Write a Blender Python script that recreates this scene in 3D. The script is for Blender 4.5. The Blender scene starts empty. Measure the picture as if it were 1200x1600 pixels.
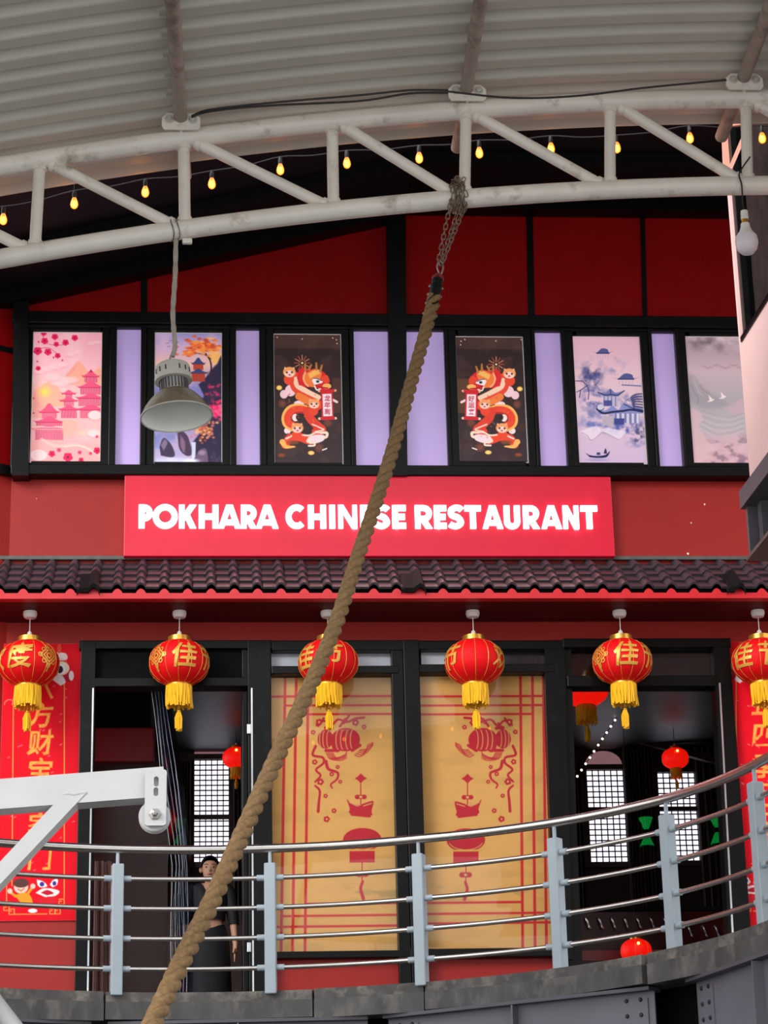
import bpy, bmesh, math, random
import numpy as np
from mathutils import Vector, Matrix
random.seed(7); rng = np.random.default_rng(11)
S = bpy.context.scene; COL = S.collection
# ------------------------------------------------------------------ camera
FOC = 3700.0                                   # focal length in pixels of the 1200x1600 frame
pt, yw, rl = (math.radians(a) for a in (19.30666932, 4.58038916, -1.41662994))
FW = Vector((math.sin(yw)*math.cos(pt), math.cos(yw)*math.cos(pt), math.sin(pt)))
_r = Vector((math.cos(yw), -math.sin(yw), 0)); _u = _r.cross(FW)
RT = math.cos(rl)*_r + math.sin(rl)*_u
UP = -math.sin(rl)*_r + math.cos(rl)*_u
EYE = Vector((0, 0, 1.6))
cd = bpy.data.cameras.new('camera'); cam = bpy.data.objects.new('camera', cd); COL.objects.link(cam)
cd.sensor_fit = 'VERTICAL'; cd.sensor_height = 36; cd.lens = FOC/1600*36; cd.clip_end = 300
cam.matrix_world = Matrix(((RT.x, UP.x, -FW.x, EYE.x), (RT.y, UP.y, -FW.y, EYE.y), (RT.z, UP.z, -FW.z, EYE.z), (0, 0, 0, 1)))
S.camera = cam
# ------------------------------------------------------------------ world, exposure
S.view_settings.view_transform = 'Standard'; S.view_settings.look = 'None'
S.view_settings.gamma = 1; S.view_settings.use_curve_mapping = False
S.view_settings.exposure = 0.0
W = bpy.data.worlds.new('overcast_sky'); S.world = W; W.use_nodes = True
wn = W.node_tree.nodes; wl = W.node_tree.links; wn.clear()
tc = wn.new('ShaderNodeTexCoord'); sp = wn.new('ShaderNodeSeparateXYZ'); cr = wn.new('ShaderNodeValToRGB')
bg = wn.new('ShaderNodeBackground'); wo = wn.new('ShaderNodeOutputWorld')
wl.new(tc.outputs['Generated'], sp.inputs[0]); wl.new(sp.outputs['Z'], cr.inputs[0])
wl.new(cr.outputs[0], bg.inputs[0]); wl.new(bg.outputs[0], wo.inputs[0])
cr.color_ramp.elements[0].position = 0.0; cr.color_ramp.elements[0].color = (1.0, 0.99, 0.97, 1)
cr.color_ramp.elements[1].position = 0.9; cr.color_ramp.elements[1].color = (0.80, 0.88, 1.0, 1)
bg.inputs[1].default_value = 2.0
sd = bpy.data.lights.new('sun', 'SUN'); sd.energy = 2.2; sd.angle = math.radians(25); sd.color = (1, 0.97, 0.93)
sun = bpy.data.objects.new('sun', sd); COL.objects.link(sun)
sun.rotation_euler = Vector((0.62, 0.70, -0.34)).to_track_quat('-Z', 'Y').to_euler()
S.cycles.sample_clamp_indirect = 4.0
S.cycles.use_denoising = True

# ------------------------------------------------------------------ helpers
def P(px, py, Y):                              # photo point -> world point on the plane y = Y
    d = FW*FOC + RT*(px-600) - UP*(py-800)
    return EYE + d*(Y/d.y)
def PZ(px, py, z):                             # photo point -> world point on the plane z
    d = FW*FOC + RT*(px-600) - UP*(py-800)
    return EYE + d*((z-EYE.z)/d.z)
def ppm(p): return FOC/((Vector(p)-EYE).dot(FW))
def rect(x0, y0, x1, y1, Y):                   # photo rectangle -> x0,x1,z0,z1 at depth Y
    ym = (y0+y1)/2; xm = (x0+x1)/2
    return P(x0, ym, Y).x, P(x1, ym, Y).x, P(xm, y1, Y).z, P(xm, y0, Y).z
def lin(c):
    if isinstance(c, str):
        c = c.lstrip('#'); c = [int(c[i:i+2], 16)/255 for i in (0, 2, 4)]
    return tuple(v/12.92 if v <= .04045 else ((v+.055)/1.055)**2.4 for v in c)
MATS = {}
def mat(name, col, rough=.5, metal=0, var=.12, scale=6, bump=0, emit=None, est=0, coat=0, spec=.5, stretch=None, dirt=None, dscale=2, dlo=.55, dhi=.7):
    m = bpy.data.materials.new(name); m.use_nodes = True; MATS[name] = m
    nt = m.node_tree; n = nt.nodes; L = nt.links; b = n['Principled BSDF']
    c = lin(col)
    b.inputs['Roughness'].default_value = rough; b.inputs['Metallic'].default_value = metal
    b.inputs['Coat Weight'].default_value = coat; b.inputs['Coat Roughness'].default_value = .08
    b.inputs['Specular IOR Level'].default_value = spec
    t = n.new('ShaderNodeTexCoord'); mp = n.new('ShaderNodeMapping'); nz = n.new('ShaderNodeTexNoise')
    if stretch: mp.inputs['Scale'].default_value = stretch
    L.new(t.outputs['Object'], mp.inputs[0]); L.new(mp.outputs[0], nz.inputs['Vector'])
    nz.inputs['Scale'].default_value = scale; nz.inputs['Detail'].default_value = 6
    rp = n.new('ShaderNodeValToRGB'); L.new(nz.outputs[0], rp.inputs[0])
    rp.color_ramp.elements[0].position = .3; rp.color_ramp.elements[1].position = .7
    rp.color_ramp.elements[0].color = tuple(v*(1-var) for v in c)+(1,)
    rp.color_ramp.elements[1].color = tuple(min(1, v*(1+var)) for v in c)+(1,)
    out = rp.outputs[0]
    if dirt:
        n2 = n.new('ShaderNodeTexNoise'); n2.inputs['Scale'].default_value = dscale; n2.inputs['Detail'].default_value = 9
        n2.inputs['Roughness'].default_value = .65; L.new(mp.outputs[0], n2.inputs['Vector'])
        r2 = n.new('ShaderNodeValToRGB'); L.new(n2.outputs[0], r2.inputs[0])
        r2.color_ramp.elements[0].position = dlo; r2.color_ramp.elements[1].position = dhi
        mx = n.new('ShaderNodeMix'); mx.data_type = 'RGBA'; L.new(r2.outputs[0], mx.inputs[0])
        L.new(out, mx.inputs[6]); mx.inputs[7].default_value = lin(dirt)+(1,); out = mx.outputs[2]
    L.new(out, b.inputs['Base Color'])
    if bump:
        bp = n.new('ShaderNodeBump'); bp.inputs['Strength'].default_value = bump; bp.inputs['Distance'].default_value = .01
        L.new(nz.outputs[0], bp.inputs['Height']); L.new(bp.outputs[0], b.inputs['Normal'])
    if emit:
        b.inputs['Emission Color'].default_value = lin(emit)+(1,); b.inputs['Emission Strength'].default_value = est
    return m
def glass(name, tint='#ffffff', refl=1.0, ior=1.5, rough=.0):
    m = bpy.data.materials.new(name); m.use_nodes = True; n = m.node_tree.nodes; L = m.node_tree.links; n.clear()
    o = n.new('ShaderNodeOutputMaterial'); tr = n.new('ShaderNodeBsdfTransparent'); gl = n.new('ShaderNodeBsdfGlossy')
    fr = n.new('ShaderNodeFresnel'); fr.inputs[0].default_value = ior; mx = n.new('ShaderNodeMixShader')
    ml = n.new('ShaderNodeMath'); ml.operation = 'MULTIPLY'; ml.inputs[1].default_value = refl
    L.new(fr.outputs[0], ml.inputs[0]); L.new(ml.outputs[0], mx.inputs[0])
    tr.inputs[0].default_value = lin(tint)+(1,); gl.inputs['Roughness'].default_value = rough
    L.new(tr.outputs[0], mx.inputs[1]); L.new(gl.outputs[0], mx.inputs[2]); L.new(mx.outputs[0], o.inputs[0])
    return m
def printmat(name, emit=0.0, rough=.35, diff=1.0, coat=0, spec=.3):
    m = bpy.data.materials.new(name); m.use_nodes = True; n = m.node_tree.nodes; L = m.node_tree.links; b = n['Principled BSDF']
    a = n.new('ShaderNodeAttribute'); a.attribute_name = 'Col'
    hs = n.new('ShaderNodeMix'); hs.data_type = 'RGBA'; hs.inputs[0].default_value = 1-diff; hs.inputs[7].default_value = (0, 0, 0, 1)
    L.new(a.outputs['Color'], hs.inputs[6]); L.new(hs.outputs[2], b.inputs['Base Color'])
    b.inputs['Roughness'].default_value = rough; b.inputs['Coat Weight'].default_value = coat; b.inputs['Specular IOR Level'].default_value = spec
    if emit:
        L.new(a.outputs['Color'], b.inputs['Emission Color']); b.inputs['Emission Strength'].default_value = emit
    return m

class MB:
    def __init__(s): s.v = []; s.f = []
    def add(s, vs, fs):
        o = len(s.v); s.v += [tuple(v) for v in vs]; s.f += [tuple(i+o for i in f) for f in fs]; return s
    def box(s, x0, x1, y0, y1, z0, z1, bev=0):
        if bev <= 0:
            vs = [(x, y, z) for x in (x0, x1) for y in (y0, y1) for z in (z0, z1)]
            return s.add(vs, [(0, 1, 3, 2), (4, 6, 7, 5), (0, 4, 5, 1), (2, 3, 7, 6), (0, 2, 6, 4), (1, 5, 7, 3)])
        bm = bmesh.new(); bmesh.ops.create_cube(bm, size=1)
        for v in bm.verts: v.co = Vector(((x0+x1)/2+v.co.x*(x1-x0), (y0+y1)/2+v.co.y*(y1-y0), (z0+z1)/2+v.co.z*(z1-z0)))
        bmesh.ops.bevel(bm, geom=bm.edges[:], offset=bev, segments=2, affect='EDGES', profile=.5)
        return s.bm(bm)
    def bm(s, bm):
        bm.verts.index_update(); s.add([v.co[:] for v in bm.verts], [[v.index for v in f.verts] for f in bm.faces]); bm.free(); return s
    def obox(s, c, ax, ay, az, hx, hy, hz):     # oriented box: centre, unit axes, half sizes
        c, ax, ay, az = Vector(c), Vector(ax), Vector(ay), Vector(az)
        vs = [c+ax*hx*i+ay*hy*j+az*hz*k for i in (-1, 1) for j in (-1, 1) for k in (-1, 1)]
        return s.add(vs, [(0, 1, 3, 2), (4, 6, 7, 5), (0, 4, 5, 1), (2, 3, 7, 6), (0, 2, 6, 4), (1, 5, 7, 3)])
    def bar(s, a, b, w, h, up=(0, 0, 1)):       # square bar from a to b
        a, b = Vector(a), Vector(b); d = (b-a).normalized(); sd = d.cross(Vector(up)).normalized(); u = sd.cross(d)
        return s.obox((a+b)/2, d, sd, u, (b-a).length/2, w/2, h/2)
    def tube(s, pts, r, n=10, cap=True, closed=False, ru=None):
        pts = [Vector(p) for p in pts]; m = len(pts); rs = r if isinstance(r, (list, tuple)) else [r]*m
        o = len(s.v); prev = None; V = []
        for i, p in enumerate(pts):
            if closed: t = pts[(i+1) % m]-pts[i-1]
            else: t = pts[min(i+1, m-1)]-pts[max(i-1, 0)]
            t.normalize()
            if prev is None:
                a = Vector((0, 0, 1)) if abs(t.z) < .9 else Vector((1, 0, 0)); u = t.cross(a).normalized()
            else: u = (prev-t*prev.dot(t)).normalized()
            prev = u; w = t.cross(u)
            for k in range(n):
                an = 2*math.pi*k/n; V.append(p+(u*math.cos(an)+w*math.sin(an))*rs[i])
        F = []
        for i in range(m if closed else m-1):
            for k in range(n):
                a = i*n+k; b = i*n+(k+1) % n; c = ((i+1) % m)*n+(k+1) % n; d = ((i+1) % m)*n+k; F.append((a, b, c, d))
        if cap and not closed: F += [tuple(range(n-1, -1, -1)), tuple((m-1)*n+k for k in range(n))]
        return s.add(V, F)
    def lathe(s, prof, c=(0, 0, 0), n=24, axis=None, rad=None):   # prof: (r, z) top to bottom; rad(k) scales radius
        c = Vector(c); q = Vector((0, 0, 1)).rotation_difference(Vector(axis)) if axis else None; V = []
        for r, z in prof:
            for k in range(n):
                a = 2*math.pi*k/n; rr = r*(rad(k) if rad else 1); p = Vector((rr*math.cos(a), rr*math.sin(a), z))
                if q: p = q @ p
                V.append(c+p)
        F = [(i*n+k, (i+1)*n+k, (i+1)*n+(k+1) % n, i*n+(k+1) % n) for i in range(len(prof)-1) for k in range(n)]
        return s.add(V, F)
    def prism(s, poly, y0, y1):                 # polygon in x,z extruded along y
        n = len(poly); V = [(x, y0, z) for x, z in poly]+[(x, y1, z) for x, z in poly]
        F = [tuple(range(n)), tuple(range(2*n-1, n-1, -1))]+[(i, i+n, (i+1) % n+n, (i+1) % n) for i in range(n)]
        return s.add(V, F)
    def sphere(s, c, r, n=12, m=8, sz=1):
        return s.lathe([(r*math.sin(math.pi*i/m)+1e-5, r*sz*math.cos(math.pi*i/m)) for i in range(m+1)], c, n)
ORG = {}
def build(name, mb, m, parent=None, smooth=False, at=None):
    me = bpy.data.meshes.new(name); o = ORG.get(parent.name, Vector()) if parent else (Vector(at) if at is not None else Vector())
    me.from_pydata([tuple(Vector(v)-o) for v in mb.v], [], mb.f)
    for mm in (m if isinstance(m, (list, tuple)) else [m]): me.materials.append(mm)
    bm = bmesh.new(); bm.from_mesh(me); bmesh.ops.recalc_face_normals(bm, faces=bm.faces); bm.to_mesh(me); bm.free()
    if smooth: me.polygons.foreach_set('use_smooth', [True]*len(me.polygons)); 
    ob = bpy.data.objects.new(name, me); COL.objects.link(ob)
    if smooth:
        try: me.set_sharp_from_angle(angle=math.radians(38))
        except Exception: pass
    if parent: ob.parent = parent
    else: ob.location = o
    ORG[ob.name] = o
    return ob
def tag(o, label, cat, group=None):
    o['label'] = label; o['category'] = cat
    if group: o['group'] = group
    return o
def thing(name, loc, label, cat, group=None):
    o = bpy.data.objects.new(name, None); COL.objects.link(o); o.location = loc; ORG[o.name] = Vector(loc); o.empty_display_size = .1
    return tag(o, label, cat, group)
def struct(name, mb, m, smooth=False):
    o = build(name, mb, m, None, smooth); o['kind'] = 'structure'; return o
def sroot(name, loc=(0, 0, 0)):
    o = bpy.data.objects.new(name, None); COL.objects.link(o); o.location = loc; ORG[o.name] = Vector(loc); o['kind'] = 'structure'; return o
def inst(src, name, parent, matrix):            # another part with the same mesh
    o = bpy.data.objects.new(name, src.data); COL.objects.link(o); o.parent = parent; o.matrix_local = matrix; ORG[o.name] = ORG[parent.name]; return o
def copy_tree(o, parent=None):
    c = o.copy(); COL.objects.link(c)
    if parent: c.parent = parent
    for ch in list(o.children): copy_tree(ch, c)
    return c
def glyph(ch, size=1, bold=0.0, shear=0.0, res=3, wob=0.0):   # glyph outline -> (list of (x,y), faces), centred
    c = bpy.data.curves.new('g', 'FONT'); c.body = ch; c.size = size; c.offset = bold; c.shear = shear; c.resolution_u = res
    o = bpy.data.objects.new('g', c); COL.objects.link(o); bpy.context.view_layer.update()
    me = o.evaluated_get(bpy.context.evaluated_depsgraph_get()).to_mesh()
    bm = bmesh.new(); bm.from_mesh(me); bmesh.ops.remove_doubles(bm, verts=bm.verts, dist=1e-5)
    V = np.array([v.co[:2] for v in bm.verts]); F = []; bm.verts.index_update()
    F = [[v.index for v in f.verts] for f in bm.faces]; bm.free()
    o.to_mesh_clear() if hasattr(o, 'to_mesh_clear') else None
    bpy.data.objects.remove(o); bpy.data.curves.remove(c)
    if wob: V = V+np.random.default_rng(ord(ch)).uniform(-wob, wob, V.shape)*size
    mid = (V.min(0)+V.max(0))/2
    return V-mid, F
def plate(mb, V, F, x, z, y, d):                # flat glyph standing on the plane y, d proud of it (towards the camera)
    n = len(V); pv = [(x+a, y-d, z+b) for a, b in V]+[(x+a, y, z+b) for a, b in V]
    fs = [tuple(f) for f in F]+[tuple(i+n for i in reversed(f)) for f in F]
    ed = {}
    for f in F:
        for i in range(len(f)):
            e = (f[i], f[(i+1) % len(f)]); ed[e] = 1
    fs += [(a, b, b+n, a+n) for (a, b) in ed if (b, a) not in ed]
    mb.add(pv, fs)
def strip(pts, t):                              # centreline -> polygon strip with mitred joints
    if pts[0] == 'd':
        (a, b), (c, d) = pts[1:]; hw = t/2*math.hypot(c-a, d-b)/abs(d-b); return np.array([(a+hw, b), (a-hw, b), (c+hw, d), (c-hw, d)]), [(0, 1, 3, 2)]
    pts = [Vector((x, y)) for x, y in pts]; V = []
    for i, p in enumerate(pts):
        a = (p-pts[i-1]).normalized() if i else None; b = (pts[i+1]-p).normalized() if i < len(pts)-1 else None
        a = a or b; b = b or a
        n1 = Vector((-a.y, a.x)); n2 = Vector((-b.y, b.x)); m = (n1+n2).normalized(); k = t/2/max(.3, m.dot(n1))
        V += [p+m*k, p-m*k]
    return np.array([v[:] for v in V]), [(2*i, 2*i+1, 2*i+3, 2*i+2) for i in range(len(pts)-1)]
def sheet(name, x0, x1, z0, z1, y, img, m, parent=None, at=None):   # flat print: colours on a fine grid of vertices
    h, w, _ = img.shape
    xs = np.linspace(x0, x1, w); zs = np.linspace(z1, z0, h)
    X, Z = np.meshgrid(xs, zs); o = ORG.get(parent.name, Vector()) if parent else Vector(at or (0, 0, 0))
    V = np.stack([X-o.x, np.full_like(X, y-o.y), Z-o.z], -1).reshape(-1, 3).astype(np.float32)
    i = np.arange(h*w).reshape(h, w)
    F = np.stack([i[:-1, :-1], i[1:, :-1], i[1:, 1:], i[:-1, 1:]], -1).reshape(-1, 4)
    me = bpy.data.meshes.new(name); me.vertices.add(len(V)); me.vertices.foreach_set('co', V.ravel())
    me.loops.add(F.size); me.loops.foreach_set('vertex_index', F.ravel().astype(np.int32))
    me.polygons.add(len(F)); me.polygons.foreach_set('loop_start', np.arange(0, F.size, 4, dtype=np.int32))
    me.update(calc_edges=True)
    a = me.color_attributes.new('Col', 'FLOAT_COLOR', 'POINT')
    c = np.clip(img, 0, 1); c = np.where(c <= .04045, c/12.92, ((c+.055)/1.055)**2.4)
    a.data.foreach_set('color', np.concatenate([c.reshape(-1, 3), np.ones((h*w, 1))], 1).astype(np.float32).ravel())
    me.materials.append(m); ob = bpy.data.objects.new(name, me); COL.objects.link(ob)
    if parent: ob.parent = parent
    else: ob.location = o
    ORG[ob.name] = o
    return ob

class Paint:                                    # small numpy painter for flat prints; coordinates in a window (x0,y0,x1,y1)
    def __init__(s, w, h, win, base):
        s.w, s.h = w, h; s.win = win; s.img = np.ones((h, w, 3))*np.array(s.c(base))
        s.sx = (win[2]-win[0])/w; s.sy = (win[3]-win[1])/h
        s.X, s.Y = np.meshgrid(win[0]+(np.arange(w)+.5)*s.sx, win[1]+(np.arange(h)+.5)*s.sy); s.px = (s.sx+s.sy)/2
    @staticmethod
    def c(k): return [int(k[i:i+2], 16)/255 for i in (1, 3, 5)] if isinstance(k, str) else list(k)
    def put(s, a, col): a = a[..., None]; s.img = s.img*(1-a)+np.array(s.c(col))*a
    def sub(s, x0, y0, x1, y1):
        i0 = max(0, int((x0-s.win[0])/s.sx)-1); i1 = min(s.w, int((x1-s.win[0])/s.sx)+2)
        j0 = max(0, int((y0-s.win[1])/s.sy)-1); j1 = min(s.h, int((y1-s.win[1])/s.sy)+2)
        return slice(j0, max(j0, j1)), slice(i0, max(i0, i1))
    def putsub(s, sl, a, col): s.img[sl] = s.img[sl]*(1-a[..., None])+np.array(s.c(col))*a[..., None]
    def segd(s, X, Y, a, b):
        dx, dy = b[0]-a[0], b[1]-a[1]; l = dx*dx+dy*dy+1e-9; t = np.clip(((X-a[0])*dx+(Y-a[1])*dy)/l, 0, 1)
        return np.hypot(X-a[0]-t*dx, Y-a[1]-t*dy), t
    def poly(s, pts, col, al=1, soft=0):
        xs = [p[0] for p in pts]; ys = [p[1] for p in pts]; e = s.px*1.5+soft; sl = s.sub(min(xs)-e, min(ys)-e, max(xs)+e, max(ys)+e)
        X, Y = s.X[sl], s.Y[sl]
        if X.size == 0: return s
        ins = np.zeros(X.shape, bool); D = np.full(X.shape, 1e9)
        for i in range(len(pts)):
            a, b = pts[i-1], pts[i]; D = np.minimum(D, s.segd(X, Y, a, b)[0])
            if a[1] != b[1]: ins ^= ((a[1] > Y) != (b[1] > Y)) & (X < (b[0]-a[0])*(Y-a[1])/(b[1]-a[1])+a[0])
        sd_ = np.where(ins, -D, D); k = s.px+soft
        s.putsub(sl, np.clip(.5-sd_/k, 0, 1)*al, col); return s
    def line(s, pts, w, col, al=1, soft=0):     # w: number or (w0, w1) taper
        w0, w1 = w if isinstance(w, tuple) else (w, w); m = max(w0, w1)+s.px*1.5+soft
        xs = [p[0] for p in pts]; ys = [p[1] for p in pts]; sl = s.sub(min(xs)-m, min(ys)-m, max(xs)+m, max(ys)+m); X, Y = s.X[sl], s.Y[sl]
        if X.size == 0: return s
        n = len(pts)-1; D = np.full(X.shape, 1e9)
        for i in range(n):
            d, t = s.segd(X, Y, pts[i], pts[i+1]); D = np.minimum(D, d-(w0+(w1-w0)*(i+t)/n)/2)
        s.putsub(sl, np.clip(.5-D/(s.px+soft), 0, 1)*al, col); return s
    def ell(s, cx, cy, rx, ry, col, al=1, soft=0):
        e = soft+s.px*1.5; sl = s.sub(cx-rx-e, cy-ry-e, cx+rx+e, cy+ry+e); X, Y = s.X[sl], s.Y[sl]
        if X.size == 0: return s
        D = (np.hypot((X-cx)/rx, (Y-cy)/ry)-1)*min(rx, ry)
        s.putsub(sl, np.clip(.5-D/(s.px+soft), 0, 1)*al, col); return s
    def noise(s, sc, seed=0, oct=4, sy=1.0):
        r = np.random.default_rng(seed); out = np.zeros((s.h, s.w)); amp = 1; tot = 0
        for o in range(oct):
            n = 64; g = r.random((n, n)); u = (s.X/sc*2**o) % n; v = (s.Y/(sc*sy)*2**o) % n
            i, j = u.astype(int), v.astype(int); fu, fv = u-i, v-j; fu = fu*fu*(3-2*fu); fv = fv*fv*(3-2*fv)
            i1, j1 = (i+1) % n, (j+1) % n
            out += amp*((g[j, i]*(1-fu)+g[j, i1]*fu)*(1-fv)+(g[j1, i]*(1-fu)+g[j1, i1]*fu)*fv); tot += amp; amp *= .5
        return out/tot
    def grad(s, stops):                         # vertical colour stops [(y, col)]
        ys = [k[0] for k in stops]; cs = np.array([s.c(k[1]) for k in stops])
        s.img = np.stack([np.interp(s.Y, ys, cs[:, i]) for i in range(3)], -1); return s
def arc(cx, cy, rx, ry, a0, a1, n=14): return [(cx+rx*math.cos(math.radians(a0+(a1-a0)*i/n)), cy+ry*math.sin(math.radians(a0+(a1-a0)*i/n))) for i in range(n+1)]
def cat(pts, n=8):                              # smooth curve through points
    q = [Vector(p) for p in pts]; q = [2*q[0]-q[1]]+q+[2*q[-1]-q[-2]]; out = []
    for i in range(1, len(q)-2):
        a, b, c, d = q[i-1:i+3]
        for k in range(n):
            t = k/n; out.append(tuple(.5*((2*b)+(c-a)*t+(2*a-5*b+4*c-d)*t*t+(3*b-a-3*c+d)*t**3)))
    return out+[tuple(q[-2])]
#%%MATERIALS
M_red = mat('red_wall_paint', '#9c1e18', .5, spec=.35, var=.05, scale=2, bump=.02)
M_redpanel = mat('red_gable_panel', '#800205', .5, spec=.1, var=.06, scale=3)  # the wall red, darkened in colour for the shade under the overhang
M_sign = mat('red_sign_board', '#d60a30', .4, var=.03, emit='#f00c3c', est=.07)
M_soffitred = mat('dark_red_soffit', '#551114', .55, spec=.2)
M_black = mat('black_frame_paint', '#060607', .36, spec=.18, var=.3, scale=9, bump=.03, dirt='#1c1c1e', dscale=5, dlo=.6, dhi=.8)
M_blackmatt = mat('black_matt', '#070708', .8, spec=.15, var=.3)
M_soffit = mat('dark_soffit_sheet', '#0d090b', .6, spec=.2, var=.3, scale=1.5)
M_tile = mat('glazed_dark_tile', '#443d43', .3, spec=.22, var=.3, scale=14, bump=.05)
M_redtrim = mat('red_eave_trim', '#c81c26', .4, var=.06)
M_flash = mat('grey_flashing', '#565553', .5, var=.2, scale=12)
M_white = mat('white_plastic', '#e9e6e2', .4, var=.03)
M_gold = mat('gold_band', '#d9a441', .28, metal=.75, var=.1)
M_goldprint = mat('gold_print', '#e8b04c', .35, metal=.3, var=.06)
M_lantern = mat('red_lantern_cloth', '#e20a12', .6, spec=.2, var=.05, scale=20)
M_fringe = mat('yellow_fringe', '#f6b70c', .6, var=.16, scale=60, stretch=(1, 1, .1))
M_steel = mat('stainless_steel', '#c9c4bd', .24, metal=1, var=.05, scale=20)
M_post = mat('blue_grey_post_paint', '#a6b2ba', .45, var=.04, scale=8)
M_conc = mat('dark_wet_concrete', '#4b4a49', .6, var=.35, scale=6, bump=.25, dirt='#7d766d', dscale=5, dlo=.5, dhi=.75, stretch=(1, 1, .5))
M_lip2 = mat('worn_concrete_lip', '#514e4b', .7, var=.3, scale=8, bump=.3, dirt='#8b8378', dscale=6, dlo=.5, dhi=.7)
M_girder = mat('grey_steel_girder', '#6c6b74', .5, var=.08, scale=3)
M_truss = mat('white_truss_paint', '#ebe5dc', .33, var=.06, scale=5, bump=.06, dirt='#8f7f70', dscale=4, dlo=.56, dhi=.74)
M_purlin = mat('weathered_pipe', '#ab9d92', .5, var=.14, scale=9, dirt='#6d5e55', dscale=5, dlo=.5, dhi=.7)
M_roof = mat('grey_roof_sheet', '#d2cfc5', .5, var=.05, scale=1.5)
M_arm = mat('white_steel_paint', '#b3b3b3', .45, var=.04, scale=8, bump=.05, dirt='#a9a49d', dscale=9, dlo=.6, dhi=.75)
M_bolt = mat('bolt_steel', '#8d8984', .4, metal=.8)
M_darkbolt = mat('dark_bolt', '#2f2f34', .5, metal=.3)
M_rope = mat('hemp_rope', '#82684a', .85, spec=.1, var=.25, scale=60, bump=.3)
M_chain = mat('rusty_chain', '#8f7d6d', .5, metal=.7, var=.2, scale=40)
M_tape = mat('black_tape', '#151516', .65, spec=.2, var=.2, scale=30, bump=.1)
M_shade = mat('dusty_lamp_shade', '#8d7d68', .5, metal=.35, var=.15, scale=14, dirt='#5c5042', dscale=8, dlo=.5, dhi=.65)
M_shadein = mat('white_reflector', '#f4f6f1', .5, var=.05)
M_lampgrey = mat('pale_lamp_housing', '#c3c2b8', .5, var=.08, scale=10, dirt='#8e8675', dscale=7, dlo=.55, dhi=.7)
M_wrap = mat('grey_cable_wrap', '#a59b90', .7, var=.15, scale=20)
M_cable = mat('black_cable', '#141414', .5)
M_pink = mat('pink_render', '#f6cbc5', .75, var=.04, scale=2, bump=.1)
M_salmon = mat('salmon_paint', '#f0a892', .6, var=.05)
M_darkgrey = mat('dark_grey_beam', '#55535a', .5, var=.1, scale=4)
M_brown = mat('brown_flange', '#6a5a50', .55, var=.12)
M_curtain = mat('dark_brown_curtain', '#33241f', .7, var=.2, scale=10)
M_bulb = mat('warm_bulb_glow', '#ffb45a', .3, emit='#ff9c32', est=5)
M_amber = glass('amber_bulb_glass', '#ffb04a', 1.2)
_n = M_amber.node_tree.nodes; _e = _n.new('ShaderNodeEmission'); _e.inputs[0].default_value = lin('#ff8a1e')+(1,); _e.inputs[1].default_value = 1.1
_a = _n.new('ShaderNodeAddShader'); _o = [q for q in _n if q.type == 'OUTPUT_MATERIAL'][0]; _l = M_amber.node_tree.links; _src = _o.inputs[0].links[0].from_socket
_l.new(_src, _a.inputs[0]); _l.new(_e.outputs[0], _a.inputs[1]); _l.new(_a.outputs[0], _o.inputs[0])
M_fil = mat('hot_filament', '#ffe0a0', .5, emit='#ffdc96', est=14)
M_led = mat('frosted_bulb', '#e2dce4', .3, var=.02)
M_letter = mat('lit_sign_letter', '#ffffff', .4, emit='#fff6f2', est=2.6)
M_lilac = mat('lilac_window_film', '#b9a0dc', .25, var=.03, scale=2, emit='#b9a2da', est=.33)
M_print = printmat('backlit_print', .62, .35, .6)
M_paper = printmat('printed_blind', 0, .6)
M_banner = printmat('printed_banner', 0, .6, 1, 0, .15)
M_glass = glass('clear_glass', '#fcfdfc', .4)
M_darkglass = glass('smoked_glass', '#c4c4c6', 1.0)
M_darkroom = mat('dark_interior_wall', '#2a0f0f', .6, var=.2)
M_gloss_ceiling = mat('black_gloss_ceiling', '#100f0e', .45, spec=.25, var=.1)
M_burg = mat('burgundy_gloss_wall', '#36100e', .25, spec=.3, var=.2, scale=2)
M_burgred = mat('crimson_band', '#8d0c1a', .35, var=.05)
M_daylit = mat('daylit_pane', '#ffffff', .5, emit='#f4f0ff', est=1.5)
M_lattice = mat('dark_lattice_wood', '#3b2a2c', .5)
M_glowred = mat('glowing_lantern_cloth', '#e01010', .5, emit='#ff1408', est=.75)
M_glowhot = mat('hot_bulb_spot', '#ffb060', .5, emit='#ff9a4a', est=6)
M_green = mat('green_lamp_glass', '#0b7a35', .3, emit='#0fae48', est=.3)
M_dots = mat('white_light_bead', '#ffffff', .5, emit='#fff1d8', est=3)
M_pvc = glass('clear_plastic_strip', '#b9c3da', 3.0, 1.6, .12)
M_silver = mat('silver_strip', '#cfd2d6', .25, metal=.9)
M_skin = mat('skin', '#d29c7e', .5, var=.05)
M_dress = mat('black_dress', '#0d0d14', .7)
M_hair = mat('black_hair', '#0c0a0a', .45)
M_bounce = mat('pale_bounce_ground', '#c2bdb4', .8, var=.15, scale=1)
YF = 20.0                                       # the facade plane
DZ = 4.105                                      # deck level
RC = Vector((.047, 14.311)); RR = 3.691         # ring gallery centre and radius
#%%STRUCTURE
g = MB(); g.box(-40, 40, -60, 1, -.2, 0); struct('floor_bounce', g, M_bounce)  # unseen ground, made pale to bounce light up under the roof
g = MB(); g.box(-40, 40, 1, 40, -.2, -.004); struct('floor_atrium', g, mat('dark_atrium_floor', '#3a3835', .6, var=.2, scale=1))  # unseen floor, darkened so the flat roof pans catch less bounce
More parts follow.
